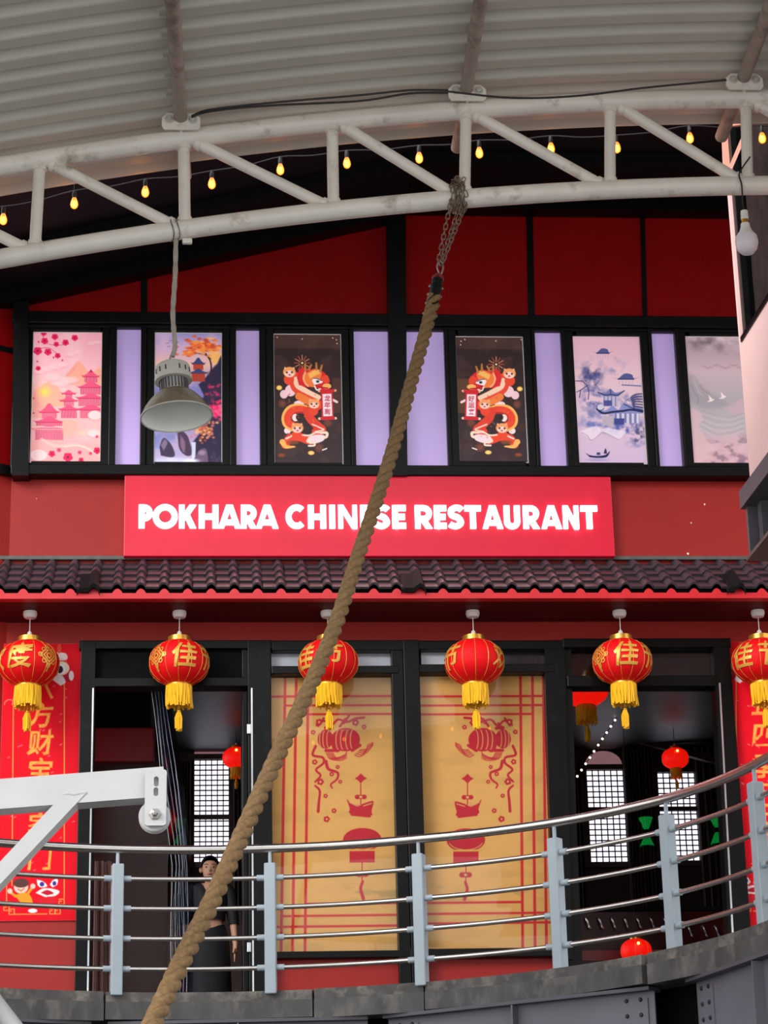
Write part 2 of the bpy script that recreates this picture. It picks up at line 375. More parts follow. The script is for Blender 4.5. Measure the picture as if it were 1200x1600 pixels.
# gallery slab round the atrium
def slab(a0, a1, r0, z0, z1, out=True, n=24):
    mb = MB(); V = []
    for i in range(n+1):
        a = math.radians(a0+(a1-a0)*i/n); d = Vector((math.sin(a), math.cos(a))); p = RC+d*r0
        if out:
            t = min([(9-abs(RC.x))/abs(d.x) if abs(d.x) > 1e-6 else 1e9, (20.15-RC.y)/d.y if d.y > 1e-6 else 1e9, (RC.y-8)/-d.y if d.y < -1e-6 else 1e9]); q = RC+d*t
        else: q = RC+d*(r0+.10)
        V += [(p.x, p.y, z0), (p.x, p.y, z1), (q.x, q.y, z0), (q.x, q.y, z1)]
    F = [(0, 1, 3, 2), tuple(4*n+k for k in (0, 2, 3, 1))]
    for i in range(n):
        b = 4*i; F += [(b, b+4, b+5, b+1), (b+1, b+5, b+7, b+3), (b+2, b+3, b+7, b+6), (b, b+2, b+6, b+4)]
    return mb.add(V, F)
fl = struct('floor_gallery', slab(-105, 105, RR+.06, DZ-.19, DZ-.012, True, 60), M_conc)
build('skirt', slab(-105, 105, RR+.34, DZ-1.0, DZ-.195, False, 40), M_blackmatt, fl)  # black backing added so the gaps between the girders turn dark
eds = [(-101, -72), (-71.8, -42), (-41.8, -12.5), (-12.3, 12), (12.2, 25.5), (25.7, 55.2), (55.8, 84), (84.2, 104)]
for i, (a0, a1) in enumerate(eds):
    dr = [0, .01, 0, .008, 0, -.012, .0, .01][i]
    build('edge_slab', slab(a0, a1, RR-.05+dr, DZ-.215+.01*(i % 2), DZ-.075, False, 14), M_conc, fl)
    build('edge_lip', slab(a0+.05, a1-.05, RR-.043+dr, DZ-.0752, DZ-.004*(i % 2), False, 14), M_lip2, fl)
# main facade wall
xl = P(18, 745, YF).x; xL2 = xl; XR = 7.0
zb = lambda y, Y=YF: P(600, y, Y).z
g = MB()
zt = zb(1004)
g.box(xl, XR, YF, YF+.15, zt, 12.2)
xp = P(124, 1200, YF).x; g.box(xl, xp, YF, YF+.15, DZ-.01, zt)
xq = P(1150, 1250, YF).x; g.box(xq, XR, YF, YF+.15, DZ-.01, zt)
xa, xb = P(426, 1500, YF).x, P(872, 1500, YF).x; g.box(xa, xb, YF, YF+.12, DZ-.01, zb(1497))
wf = struct('wall_front', g, M_red)
# left return wall, turned towards the viewer
cL = Vector((xl, YF, 0)); dL = Vector((-math.sin(math.radians(58)), -math.cos(math.radians(58)), 0)); nL = Vector((dL.y, -dL.x, 0))
def lbox(mb, t0, t1, z0, z1, d0, d1):
    c = cL+dL*(t0+t1)/2+nL*(d0+d1)/2; return mb.obox((c.x, c.y, (z0+z1)/2), dL, nL, (0, 0, 1), (t1-t0)/2, abs(d1-d0)/2, (z1-z0)/2)
sgn = -1 if nL.y > 0 else 1
wl_ = struct('wall_left', lbox(MB(), .0, 3.2, DZ-.01, 12.0, 0, -.15*sgn), M_red)
zr = zb(735); 
build('rail', lbox(MB(), .02, 3.2, zb(748), zb(733), 0, .05*sgn), M_black, wl_)
build('rail', lbox(MB(), .02, 3.2, zb(559), zb(551), 0, .03*sgn), M_black, wl_)
build('rail', lbox(MB(), .02, 3.2, zb(468), zb(452), 0, .05*sgn), M_black, wl_)
build('panel', lbox(MB(), .03, 3.2, zb(551), zb(468), 0, .02*sgn), M_redpanel, wl_)
build('panel', lbox(MB(), .03, 3.2, zb(733), zb(559), 0, .02*sgn), M_redpanel, wl_)
build('panel', lbox(MB(), .03, 3.2, zb(452), 12, 0, .02*sgn), M_blackmatt, wl_)
# gable panels and battens
def pxpoly(pts, Y): return [(P(x, y, Y).x, P(x, y, Y).z) for x, y in pts]
for q in ([(46, 460), (221, 418), (221, 500), (44, 500)], [(229, 416), (605, 333), (606, 500), (229, 500)], [(632, 320), (823, 320), (827, 503), (633, 503)],
          [(831, 320), (1001, 320), (1006, 505), (835, 505)], [(1006, 320), (1190, 320), (1200, 506), (1011, 506)]):
    build('panel', MB().prism(pxpoly(q, YF-.03), YF-.03, YF+.02), M_redpanel, wf)
for q in ([(220, 410), (230, 410), (230, 500), (220, 500)], [(822, 310), (832, 310), (836, 505), (826, 505)], [(1000, 310), (1007, 310), (1012, 506), (1005, 506)]):
    build('batten', MB().prism(pxpoly(q, YF-.05), YF-.045, YF), M_black, wf)
for q, y0 in (([(603, 300), (633, 300), (636, 745), (610, 745)], .16), ([(22, 395), (44, 395), (45, 745), (19, 745)], .16)):
    build('column', MB().prism(pxpoly(q, YF-.12), YF-y0, YF), M_black, wf)
# roof overhang: dark soffit deck following the gable
a = P(-60, 482, YF); b = P(604, 332, YF); c = P(634, 322, YF); d = P(1400, 322, YF)
g = MB().prism([(a.x, a.z), (b.x, b.z), (c.x, c.z), (XR+1, c.z), (XR+1, c.z+.3), (c.x, c.z+.3), (b.x, b.z+.3), (a.x, a.z+.3)], 15.4, YF+.3)
so = struct('ceiling_overhang', g, M_soffit)
build('fascia', MB().prism([(a.x, a.z-.14), (b.x, b.z-.16), (b.x, b.z+.01), (a.x, a.z+.01)], YF-.22, YF-.05), M_black, so)
build('fascia', MB().prism([(b.x, c.z-.12), (XR, c.z-.12), (XR, c.z+.01), (b.x, c.z+.01)], YF-.22, YF-.05), M_black, so)
for Yq in (16.2, 17.6, 18.9):
    build('rafter', MB().prism([(a.x, a.z-.1), (b.x, b.z-.1), (c.x, c.z-.1), (XR, c.z-.1), (XR, c.z+.01), (c.x, c.z+.01), (b.x, b.z+.01), (a.x, a.z+.01)], Yq, Yq+.12), M_blackmatt, so)
# ---------------------------------------------------------------- upper window strip
w1 = sroot('window_1')
_mk = [0]
def member(name, q, y0, y1, parent, m=M_black, bev=.008):
    _mk[0] += 1; y0 -= .0011*(_mk[0] % 9); x0, x1, z0, z1 = rect(*q, YF-.04); return build(name, MB().box(x0, x1, y0, y1, z0, z1, bev), m, parent)
member('head', (20, 497, 1400, 515), YF-.13, YF, w1); member('head_rail', (40, 511, 1400, 519), YF-.09, YF, w1)
member('sill', (18, 733, 1400, 749), YF-.14, YF, w1)
posters = [(50.3, 520, 157.5, 722), (242, 521, 346, 723), (429, 523, 533.5, 724), (715.5, 527, 820, 722), (900, 527, 1004, 724), (1077, 527, 1181, 724)]
lilacs = [(181.5, 512, 219.5, 733), (369, 513, 405.5, 733), (554, 514, 614.5, 733), (634, 515, 696, 733), (839, 517, 880, 735), (1023, 518, 1059, 735)]
cells = sorted([(q, 0) for q in posters]+[(q, 1) for q in lilacs], key=lambda t: t[0][0])
for i, (q, k) in enumerate(cells):
    nx = cells[i+1][0][0] if i+1 < len(cells) else q[2]+40
    pad = 13 if k == 0 else 0; nxp = 13 if i+1 < len(cells) and cells[i+1][1] == 0 else 0
    l = q[2]+pad; r = nx-nxp
    if r-l > 3 and not (600 < l < 640): member('mullion', (l, 514, r, 735), YF-.10, YF, w1)
    if k == 0:
        for s_ in ((q[0]-13, 513, q[0]-1, 733), (q[2]+1, 513, q[2]+13, 733), (q[0]-1, 513, q[2]+1, q[1]-1), (q[0]-1, q[3]+1, q[2]+1, 733)):
            member('sash_bar', s_, YF-.075, YF, w1, bev=.004)
        x0, x1, z0, z1 = rect(q[0]-2, q[1]-2, q[2]+2, q[3]+2, YF-.02); build('backing', MB().box(x0, x1, YF-.02, YF, z0, z1), M_blackmatt, w1)
    else:
        x0, x1, z0, z1 = rect(*q, YF-.03); build('lilac_panel', MB().box(x0, x1, YF-.035, YF-.005, z0, z1, .003), M_lilac, w1)
member('mullion', (20, 514, 38, 735), YF-.10, YF, w1)
# ---------------------------------------------------------------- sign
x0, x1, z0, z1 = rect(194, 743, 957.5, 869, YF-.12)
sg = thing('restaurant_sign', ((x0+x1)/2, YF, z0), 'wide red signboard with glowing white capital letters above the tiled awning', 'sign')
build('board', MB().box(x0, x1, YF-.12, YF, z0, z1, .006), M_sign, sg)
LH = 38.5; LT = 9.6
def letter(ch, w):
    h, t = LH, {'N': 7.4, 'A': 8.4, 'K': 8.8, 'R': 8.8}.get(ch, 9.2); r = t/2; S_ = []
    bowl = lambda x0, x1, y0, y1: [(x0, y1)]+[(x1-(y1-y0)/2+(y1-y0)/2*math.cos(q), (y0+y1)/2+(y1-y0)/2*math.sin(q)) for q in np.linspace(math.pi/2, -math.pi/2, 12)]+[(x0, y0)]
    if ch in 'PR':
        S_ = [[(r, 0), (r, h)], bowl(r, w-r, h*.42, h-r)]
        if ch == 'R': S_.append(['d', (w*.42, h*.46), (w-r*1.1, 0)])
    elif ch == 'O': S_ = [[(w/2+(w/2-r)*math.cos(q), h/2+(h/2-r+.6)*math.sin(q)) for q in np.linspace(0, 2*math.pi, 33)]]
    elif ch == 'C': S_ = [[(w*.55+(w*.55-r)*math.cos(q), h/2+(h/2-r+.6)*math.sin(q)) for q in np.linspace(.85, 2*math.pi-.85, 25)]]
    elif ch == 'K': S_ = [[(r, 0), (r, h)], ['d', (r*1.3, h*.36), (w-r*1.3, h)], ['d', (w*.42, h*.60), (w-r*1.25, 0)]]
    elif ch == 'H': S_ = [[(r, 0), (r, h)], [(w-r, 0), (w-r, h)], [(r, h/2), (w-r, h/2)]]
    elif ch == 'A': S_ = [['d', (r*1.05, 0), (w/2-.7, h)], ['d', (w-r*1.05, 0), (w/2+.7, h)], [(w*.26, h*.25), (w*.74, h*.25)]]
    elif ch == 'I': S_ = [[(w/2, 0), (w/2, h)]]
    elif ch == 'N': S_ = [[(r, 0), (r, h)], [(w-r, 0), (w-r, h)], ['d', (r*1.1, h), (w-r*1.1, 0)]]
    elif ch == 'E': S_ = [[(r, 0), (r, h)], [(r, r), (w, r)], [(r, h-r), (w, h-r)], [(r, h/2), (w*.93, h/2)]]
    elif ch == 'T': S_ = [[(w/2, 0), (w/2, h)], [(0, h-r), (w, h-r)]]
    elif ch == 'U': S_ = [[(r, h)]+[(w/2-(w/2-r)*math.cos(q), w*.46-(w*.46-r+.6)*math.sin(q)) for q in np.linspace(0, math.pi, 15)]+[(w-r, h)]]
    elif ch == 'S':
        R1 = h*.25-r*.45
        S_ = [cat([(w-r*.6, h*.80), (w*.74, h-r*1.0), (w*.45, h-r+.4), (r*1.0, h*.78), (w*.26, h*.58), (w*.66, h*.46), (w-r*.95, h*.25), (w*.55, r-.4), (w*.26, r*1.1), (r*.5, h*.20)], 5)]
    return S_
word = [('P', 216.5, 238), ('O', 238.5, 277), ('K', 279.5, 307), ('H', 310.5, 341), ('A', 341, 376), ('R', 376.5, 401), ('A', 400, 435), ('C', 446.5, 478), ('H', 481.5, 510), ('I', 514, 525), ('N', 529, 558.5), ('E', 563.5, 584), ('S', 585.5, 609.5), ('E', 613.5, 635),
        ('R', 649, 676), ('E', 679, 698.5), ('S', 701, 725.5), ('T', 727, 753), ('A', 754.5, 787), ('U', 788.5, 814), ('R', 818.5, 844), ('A', 846.5, 879), ('N', 881, 906), ('T', 909, 935.5)]
k = ppm(P(580, 805, YF-.15))
for ch, a0, a1 in word:
    mb = MB(); base = P(a0, 824.3+(a0-217)*.0016, YF-.15)
    for q, st in enumerate(letter(ch, a1-a0)):
        V, F = strip(st, {'N': 7.4, 'A': 8.4, 'K': 8.8, 'R': 8.8}.get(ch, 9.2)); plate(mb, V/k, F, base.x, base.z, YF-.122, .022+.0005*q)
    build('letter', mb, M_letter, sg)
for px, py, r in ((1101, 788, .009), (1080, 817, .007), (1075, 865, .012), (57, 779, .005), (690, 752, .004)):
    q = P(px, py, YF); build('paint_chip', MB().lathe([(.0005, .002), (r*.6, .002), (r, 0)], q, 7, axis=(.1, -1, .05)), M_white, wf)
# ---------------------------------------------------------------- tiled awning
zs = zb(972); YE = 19.38; zwall = zb(873.5)
ax0, ax1 = P(-30, 900, YF).x, P(1265, 900, YF).x
aw = thing('tiled_awning', (1.6, YF, zs), 'narrow awning of glossy dark roof tiles with a red eave running under the sign', 'awning')
zE = P(600, 921.5, YE-.04).z
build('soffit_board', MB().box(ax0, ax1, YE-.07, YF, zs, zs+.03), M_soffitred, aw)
fz = P(600, 935, YE-.085).z
mb = MB(); pit = 36.05/ppm(P(600, 925, YE))
pan = lambda u: (.0 if u < .56 else .042*math.sin((u-.56)/.44*math.pi)**.8)   # tile profile: flat pan then round roll
cols = int((ax1-ax0)/pit)
cr0 = P(71-36.05*.71, 925, YE).x; n0 = math.floor((ax0-cr0)/pit)
mb.box(ax0, ax1, YE-.085, YE+.012, fz, fz+.048)
build('eave_board', mb, M_redtrim, aw)
build('flashing', MB().box(ax0, ax1, YF-.05, YF, zwall-.02, zwall+.015, .004), M_flash, aw)
sl0 = Vector((0, YE-.05, zE)); sl1 = Vector((0, YF-.02, zwall-.06)); sv = (sl1-sl0); ln = sv.length; sd_ = sv/ln; sn = Vector((0, -sd_.z, sd_.y))
NR = 4; step = ln/NR; us = [0, .28, .56, .6, .65, .71, .78, .85, .91, .96, 1.0]
tm = MB(); V = []
for (v, lift) in ((-.06, .034), (0.0, .036), (step*1.0, .004)):
    for u in us:
        p = sd_*v+sn*(lift+pan(u)); V.append((u*pit, p.y, p.z))
for u in us:
    p = sd_*(-.055)+sn*(.012+pan(u)); V.append((u*pit, p.y, p.z))
nu = len(us)
F = [(r*nu+i, r*nu+i+1, (r+1)*nu+i+1, (r+1)*nu+i) for r in range(2) for i in range(nu-1)]+[(3*nu+i, 3*nu+i+1, i+1, i) for i in range(nu-1)]
tm.add(V, F); t0 = None
for r in range(NR):
    for cI in range(n0, n0+cols+2):
        x = cr0+cI*pit+random.uniform(-.004, .004)
        if x < ax0-.1 or x+pit > ax1+.15: continue
        p = sl0+sd_*(step*r+.03+random.uniform(-.004, .004)); p.x = x
        q = p-ORG[aw.name]
        if t0 is None:
            tm.v = [tuple(Vector(v)+ORG[aw.name]) for v in tm.v]; t0 = build('tile', tm, M_tile, aw, True); t0.location = q
        else: inst(t0, 'tile', aw, Matrix.Translation(q) @ Matrix.Rotation(random.uniform(-.012, .012), 4, 'X'))
underlay = MB(); q0 = sl0-sn*.01; q1 = sl1-sn*.01
underlay.add([(ax0, q0.y, q0.z), (ax1, q0.y, q0.z), (ax1, q1.y, q1.z), (ax0, q1.y, q1.z), (ax0, q0.y+.02, q0.z-.02), (ax1, q0.y+.02, q0.z-.02), (ax1, q1.y, q1.z-.04), (ax0, q1.y, q1.z-.04)],
             [(0, 1, 2, 3), (4, 7, 6, 5), (0, 4, 5, 1), (3, 2, 6, 7), (0, 3, 7, 4), (1, 5, 6, 2)])
build('batten_board', underlay, M_blackmatt, aw)
# red wavy infill under the first course
for cI in range(n0, n0+cols+2):
    x = cr0+cI*pit
    if x < ax0 or x+pit > ax1: continue
    pl = [(x, fz+.03)]+[(x+u*pit, fz+.05+max(0, pan(u))*.95) for u in us]+[(x+pit, fz+.03)]
    if cI == n0+1 or 'infill' not in globals():
        infill = build('eave_infill', MB().prism(pl, YE-.083, YE-.07), M_redtrim, aw); ix = x
    else: inst(infill, 'eave_infill', aw, Matrix.Translation((x-ix, 0, 0)))
for px0, px1, py0 in ((121, 157, 899), (625, 664, 897), (1131, 1160, 900)):                 # black repair patches over single tiles
    x0 = P(px0, 920, YE).x; x1 = P(px1, 920, YE).x; mb = MB(); V = []
    zt_ = (P(600, py0, YE+.1).z-sl0.z)/sd_.z
    for i in range(9):
        u = i/8; x = x0+(x1-x0)*u; hgt = .05+pan(((x-cr0)/pit) % 1)*1.02-.035*(i in (0, 8))
        for v, dn in ((-.085, -.01), (zt_, 0)):
            p = sl0+sd_*v+sn*(hgt+dn); V.append((x, p.y, p.z))
        p = sl0+sd_*(-.08)+sn*(hgt-.05); V.append((x, p.y, p.z))
    mb.add(V, [(3*i, 3*i+3, 3*i+4, 3*i+1) for i in range(8)]+[(3*i+2, 3*i+5, 3*i+3, 3*i) for i in range(8)]); build('patch', mb, M_tape, aw, True)
#%%LANTERNS
def lantern_proto(loc, label, glow=False, zrose=None):
    k = 1/180.0; x, y, z = loc                  # loc: centre of the body
    L = thing('lantern', loc, label, 'lantern')
    R_, H_ = 46.5*k, 34.5*k
    def rz(t): return R_*(max(0, 1-(abs(t)/H_)**2.25*.86))**.5      # radius at height t
    prof = [(rz(t*H_), z+t*H_) for t in (1, .97, .88, .76, .6, .42, .22, 0, -.22, -.42, -.6, -.76, -.88, -.97, -1)]
    body = build('body', MB().lathe([(r, q-z) for r, q in prof], loc, 40, rad=lambda n: 1-.022*(n % 2)), M_glowred if glow else M_lantern, L, True)
    for i in range(14):
        a = 2*math.pi*i/14; pts = [Vector((x+math.cos(a)*(rz(t*H_)+.001), y+math.sin(a)*(rz(t*H_)+.001), z+t*H_)) for t in np.linspace(-.98, .98, 11)]
        if i == 0: rib = build('rib', MB().tube(pts, .0019, 4, False), M_goldprint, body); rib.name = 'rib'
        else: inst(rib, 'rib', body, Matrix.Rotation(a, 4, 'Z'))
    if not glow:
        def wrapped(mb, V, F, a0, zc):          # lay a flat figure on the curved body
            bm = bmesh.new(); vs = [bm.verts.new((p[0], p[1], 0)) for p in V]
            for f in F:
                try: bm.faces.new([vs[i] for i in f])
                except Exception: pass
            bmesh.ops.triangulate(bm, faces=bm.faces[:])
            for _ in range(3):
                e = [e for e in bm.edges if e.calc_length() > .035]
                if e: bmesh.ops.subdivide_edges(bm, edges=e, cuts=1); bmesh.ops.triangulate(bm, faces=bm.faces[:])
            for v in bm.verts:
                t = zc+v.co.y; th = math.radians(-90+a0)+v.co.x/R_; r = rz(t)+.004
                v.co = Vector((x+r*math.cos(th), y+r*math.sin(th), z+t))
            mb.bm(bm)
        for a0, ch in ((0, '欢'), (60, '度'), (180, '佳'), (240, '节')):
            V, F = glyph(ch, .235, .0035, .14, 2, .017); mb = MB(); wrapped(mb, V, F, a0, .015); build('character', mb, M_goldprint, body)
        mb = MB()
        for s in (.085, .055, .025):
            V, F = strip([(0, s), (s, 0), (0, -s), (-s, 0), (0, s)], .011); wrapped(mb, V, F, 120, .02)
        for dx, dz in ((.05, .05), (-.05, .05), (.05, -.05), (-.05, -.05), (0, .085), (0, -.085), (.085, 0), (-.085, 0)):
            V, F = strip([(dx+.018*math.cos(q), dz+.018*math.sin(q)) for q in np.linspace(0, 6.3, 9)], .008); wrapped(mb, V, F, 120, .02)
        V, F = strip([(0, -.09), (0, -.135)], .016); wrapped(mb, V, F, 120, .02)
        build('knot_ornament', mb, M_goldprint, body)
    zt = z+H_; zbm = z-H_
    build('cap_ring', MB().lathe([(17*k, zt+.036), (17.6*k, zt+.04), (17.8*k, zt-.014), (16*k, zt-.014), (16*k, zt+.036), (17*k, zt+.036)], (x, y, 0), 28), M_gold, L, True)
    build('base_ring', MB().lathe([(17.5*k, zbm+.02), (19*k, zbm+.005), (19*k, zbm-.02), (17*k, zbm-.02), (17.5*k, zbm+.02)], (x, y, 0), 28), M_gold, L, True)
    build('lamp_holder', MB().lathe([(.004, zt+.1), (.018, zt+.085), (.026, zt+.045), (.026, zt), (.004, zt)], (x, y, 0), 14), M_white, L, True)
    if not glow:
        build('bulb', MB().sphere((x, y, z), .06, 12, 8), M_led, L, True)
    else: build('bulb', MB().sphere((x+.0, y-R_*.96, z+.09), .026, 10, 6), M_glowhot, L, True)
    mb = MB()
    for i in range(56):
        a = 2*math.pi*(i+random.random()*.5)/56; r = 18.6*k*(1+random.uniform(-.05, .05)); l = .175+random.uniform(-.012, .02)
        p = Vector((x+r*math.cos(a), y+r*math.sin(a), zbm-.012)); mb.tube([p, p+Vector((random.uniform(-.005, .005), random.uniform(-.005, .005), -l*.5)), p+Vector((random.uniform(-.012, .012), random.uniform(-.01, .01), -l))], .0085, 5)
    build('fringe', mb, M_fringe, L)
    zk = zbm-.2
    build('tassel_cord', MB().tube([(x, y, zbm), (x, y, zk-.035)], .004, 6), M_goldprint, L)
    mb = MB(); mb.sphere((x, y, zk-.03), .018, 10, 6)
    tl_ = build('tassel_knot', mb, M_gold, L, True)
    mb = MB()
    for i in range(16):
        a = i*2.4; r = .028*math.sqrt((i+.5)/16); p = Vector((x+r*.45*math.cos(a), y+r*.45*math.sin(a), zk-.04)); l = .155+random.uniform(-.012, .01)
        mb.tube([p, p+Vector((r*.7*math.cos(a), r*.7*math.sin(a), -l*.35)), p+Vector((r*.6*math.cos(a), r*.6*math.sin(a), -l))], .0072, 5)
    build('tassel', mb, M_fringe, L)
    if zrose:
        build('cord', MB().tube([(x, y, zt+.09), (x, y, zrose-.02)], .004, 6), M_white, L)
        build('ceiling_rose', MB().lathe([(.02, zrose), (.058, zrose-.004), (.062, zrose-.03), (.05, zrose-.06), (.015, zrose-.068), (.001, zrose-.068)], (x, y, 0), 20), M_white, L, True)
    return L
YL = 19.66
labs = ['red lantern in front of the banner left of the doors, first under the awning', 'red lantern with a gold lattice knot and a character, above the woman',
        'red lantern partly crossed by the thick rope, under the awning', 'red lantern showing plain ribs at its front, before the right tan blind',
        'red lantern showing a knot and two characters, before the doorway with lattice windows', 'red lantern at the frame edge before the right red banner']
rots = [-75, -168, -236, -300, -181, -234]
lx = [(45, 1037), (280, 1040), (513, 1040), (741.5, 1038), (972.5, 1037), (1190, 1034)]
L0 = None
for i, (px, py) in enumerate(lx):
    p = P(px, py, YL)
    if L0 is None: L0 = lantern_proto(p, labs[0], zrose=zs); o = L0; p0 = p
    else:
        o = copy_tree(L0); o.location = (p.x, p.y, p0.z); o['label'] = labs[i]
    o.rotation_euler = (0, 0, math.radians(rots[i])); o['group'] = 'red lanterns under the awning'
#%%GROUNDFLOOR
def mem(name, q, parent, y0=YF-.1, y1=YF+.08, m=M_black, bev=.006):
    _mk[0] += 1; y0 -= .0011*(_mk[0] % 9); x0, x1, z0, z1 = rect(*q, YF-.05); return build(name, MB().box(x0, x1, y0, y1, z0, z1, bev), m, parent)
def pmem(name, pts, parent, y0=YF-.1, y1=YF+.08, m=M_black): return build(name, MB().prism(pxpoly(pts, YF-.05), y0, y1), m, parent)
d1 = sroot('door_1'); w2 = sroot('window_2'); w3 = sroot('window_3'); d2 = sroot('door_2')
mem('lintel', (124, 1003, 425, 1016), d1); mem('jamb', (122, 1003, 146, 1552), d1); mem('transom_rail', (146, 1061, 390, 1075), d1)
mem('jamb', (388, 1003, 425, 1552), d1); mem('transom_panel', (144, 1015, 390, 1063), d1, YF-.03, YF+.02, M_blackmatt)
mem('transom_stile', (137, 1012, 149, 1064), d1, YF-.07); mem('transom_stile', (378, 1012, 392, 1064), d1, YF-.07)
mem('silver_strip', (140.5, 1078, 143, 1552), d1, YF-.112, YF-.098, M_silver, 0); mem('silver_strip', (393, 1078, 395.5, 1552), d1, YF-.112, YF-.098, M_silver, 0)
lf = mem('door_leaf', (379, 1078, 388, 1552), d1, YF-.02, YF+.7); mem('hinge', (386, 1135, 392, 1150), d1, YF-.13, YF-.09, M_silver, .003); mem('hinge', (386, 1475, 392, 1490), d1, YF-.13, YF-.09, M_silver, .003)
mem('lintel', (425, 1003, 640, 1019), w2); mem('transom_rail', (424, 1043, 622, 1055), w2); mem('post', (617, 1003, 636, 1552), w2)
mem('bottom_rail', (424, 1487, 640, 1498), w2); mem('stile', (418, 1018, 425, 1490), w2, YF-.08)
mem('lintel', (636, 1003, 880, 1017), w3); mem('transom_rail', (650, 1040, 866, 1053), w3); mem('post', (636, 1003, 661, 1552), w3, YF-.12)
pmem('post', [(849, 1003), (880, 1003), (894, 1500), (865, 1500)], w3); mem('bottom_rail', (640, 1483, 868, 1497), w3)
x0, x1, z0, z1 = rect(424, 1017, 618, 1044, YF); tp = build('transom_pane', MB().box(x0, x1, YF, YF+.012, z0, z1), mat('frosted_transom', '#aeb6c0', .12, var=.1), w2)
x0, x1, z0, z1 = rect(658, 1015, 706, 1042, YF); build('transom_pane', MB().box(x0, x1, YF, YF+.012, z0, z1), MATS['frosted_transom'], w3)
x0, x1, z0, z1 = rect(706, 1015, 852, 1042, YF); build('transom_pane', MB().box(x0, x1, YF, YF+.012, z0, z1), mat('dark_transom', '#2b2729', .1, var=.1), w3)
x0, x1, z0, z1 = rect(423, 1054, 620, 1489, YF-.02); build('pane', MB().box(x0, x1+.1, YF-.03, YF-.02, z0, z1), M_glass, w2)
x0, x1, z0, z1 = rect(656, 1052, 862, 1486, YF-.02); build('pane', MB().box(x0, x1, YF-.03, YF-.02, z0, z1), M_glass, w3)
pmem('jamb', [(862, 1003), (892, 1003), (908, 1530), (874, 1530)], d2, YF-.06); mem('lintel', (878, 1000, 1140, 1014), d2)
mem('transom_rail', (885, 1058, 1118, 1075), d2); x0, x1, z0, z1 = rect(886, 1012, 1120, 1062, YF); build('transom_pane', MB().box(x0, x1, YF, YF+.01, z0, z1), M_darkglass, d2)
pmem('jamb', [(1112, 1000), (1137, 1000), (1177, 1530), (1140, 1530)], d2); pmem('silver_strip', [(1121, 1070), (1123.5, 1070), (1146, 1500), (1143, 1500)], d2, YF-.115, YF-.1, M_silver)
pmem('door_leaf', [(884, 1075), (893, 1075), (912, 1530), (902, 1530)], d2, YF-.02, YF+.6)
# interior shell
IX0, IX1, IY = -2.6, 7.2, 26.0
zc1, zc2 = P(600, 1068, YF).z+.25, P(1000, 1178, IY).z
struct('floor_interior', MB().box(IX0, IX1, 20.16, IY+.1, DZ-.2, DZ-.002), M_burg)
struct('wall_back', MB().box(IX0, IX1, IY, IY+.12, DZ, zc2+.6), M_darkroom)
struct('wall_right', MB().box(IX1-.1, IX1, 20.15, IY, DZ, zc2+.5), M_darkroom)
mb = MB(); mb.prism([(0, 0)]*3, 0, 0); mb = MB()
mb.add([(IX0, 20.1, zc1), (IX1, 20.1, zc1), (IX1, IY, zc2+.05), (IX0, IY, zc2+.05), (IX0, 20.1, zc1+.1), (IX1, 20.1, zc1+.1), (IX1, IY, zc2+.15), (IX0, IY, zc2+.15)], [(0, 3, 2, 1), (4, 5, 6, 7), (0, 1, 5, 4), (2, 3, 7, 6), (1, 2, 6, 5), (0, 4, 7, 3)])
struct('ceiling', mb, M_gloss_ceiling)
x0, x1, z0, z1 = rect(60, 1190, 262, 1560, 21.6)
pw = struct('wall_partition', MB().box(x0-1, x1, 21.6, 21.7, DZ, z1), M_burg)
x0, x1, za, zb_ = rect(60, 1137, 241, 1190, 21.5); build('crimson_band', MB().box(x0-1, x1, 21.5, 21.72, za, zb_, .01), M_burgred, pw)
x0, x1, za, zb_ = rect(60, 1050, 236, 1137, 21.6); build('black_panel', MB().box(x0-1, x1, 21.58, 21.7, za, zb_+.3), M_blackmatt, pw)
#%%DETAILS
# ---------------------------------------------------------------- railing
rg = thing('gallery_railing', (RC.x, RC.y+RR, DZ), 'curved railing of steel tubes between blue grey posts along the gallery edge', 'railing')
def rp(a, r, z): a = math.radians(a); return Vector((RC.x+r*math.sin(a), RC.y+r*math.cos(a), z))
pang = []
for px, py in ((183, 1548), (422, 1545), (655, 1533), (878, 1515), (1062, 1487), (1200, 1447)):
    w = PZ(px, py, DZ); pang.append((math.degrees(math.atan2(w.x-RC.x, w.y-RC.y)), math.hypot(w.x-RC.x, w.y-RC.y)))
pang = [(-65, 3.68), (-47, 3.68), (-29.5, 3.67)]+[(a, .5*(r+.03)+.5*RR) for a, r in pang]+[(92, 3.72)]
rad = lambda a: float(np.interp(a, [q[0] for q in pang], [q[1] for q in pang]))
HZ = 1.072
hp = [rp(a, rad(a), DZ+HZ) for a in np.linspace(-66, 94, 80)]
build('handrail', MB().tube(hp, .034, 14), M_steel, rg, True)
hs = [.157, .368, .579, .79]; PW = .043
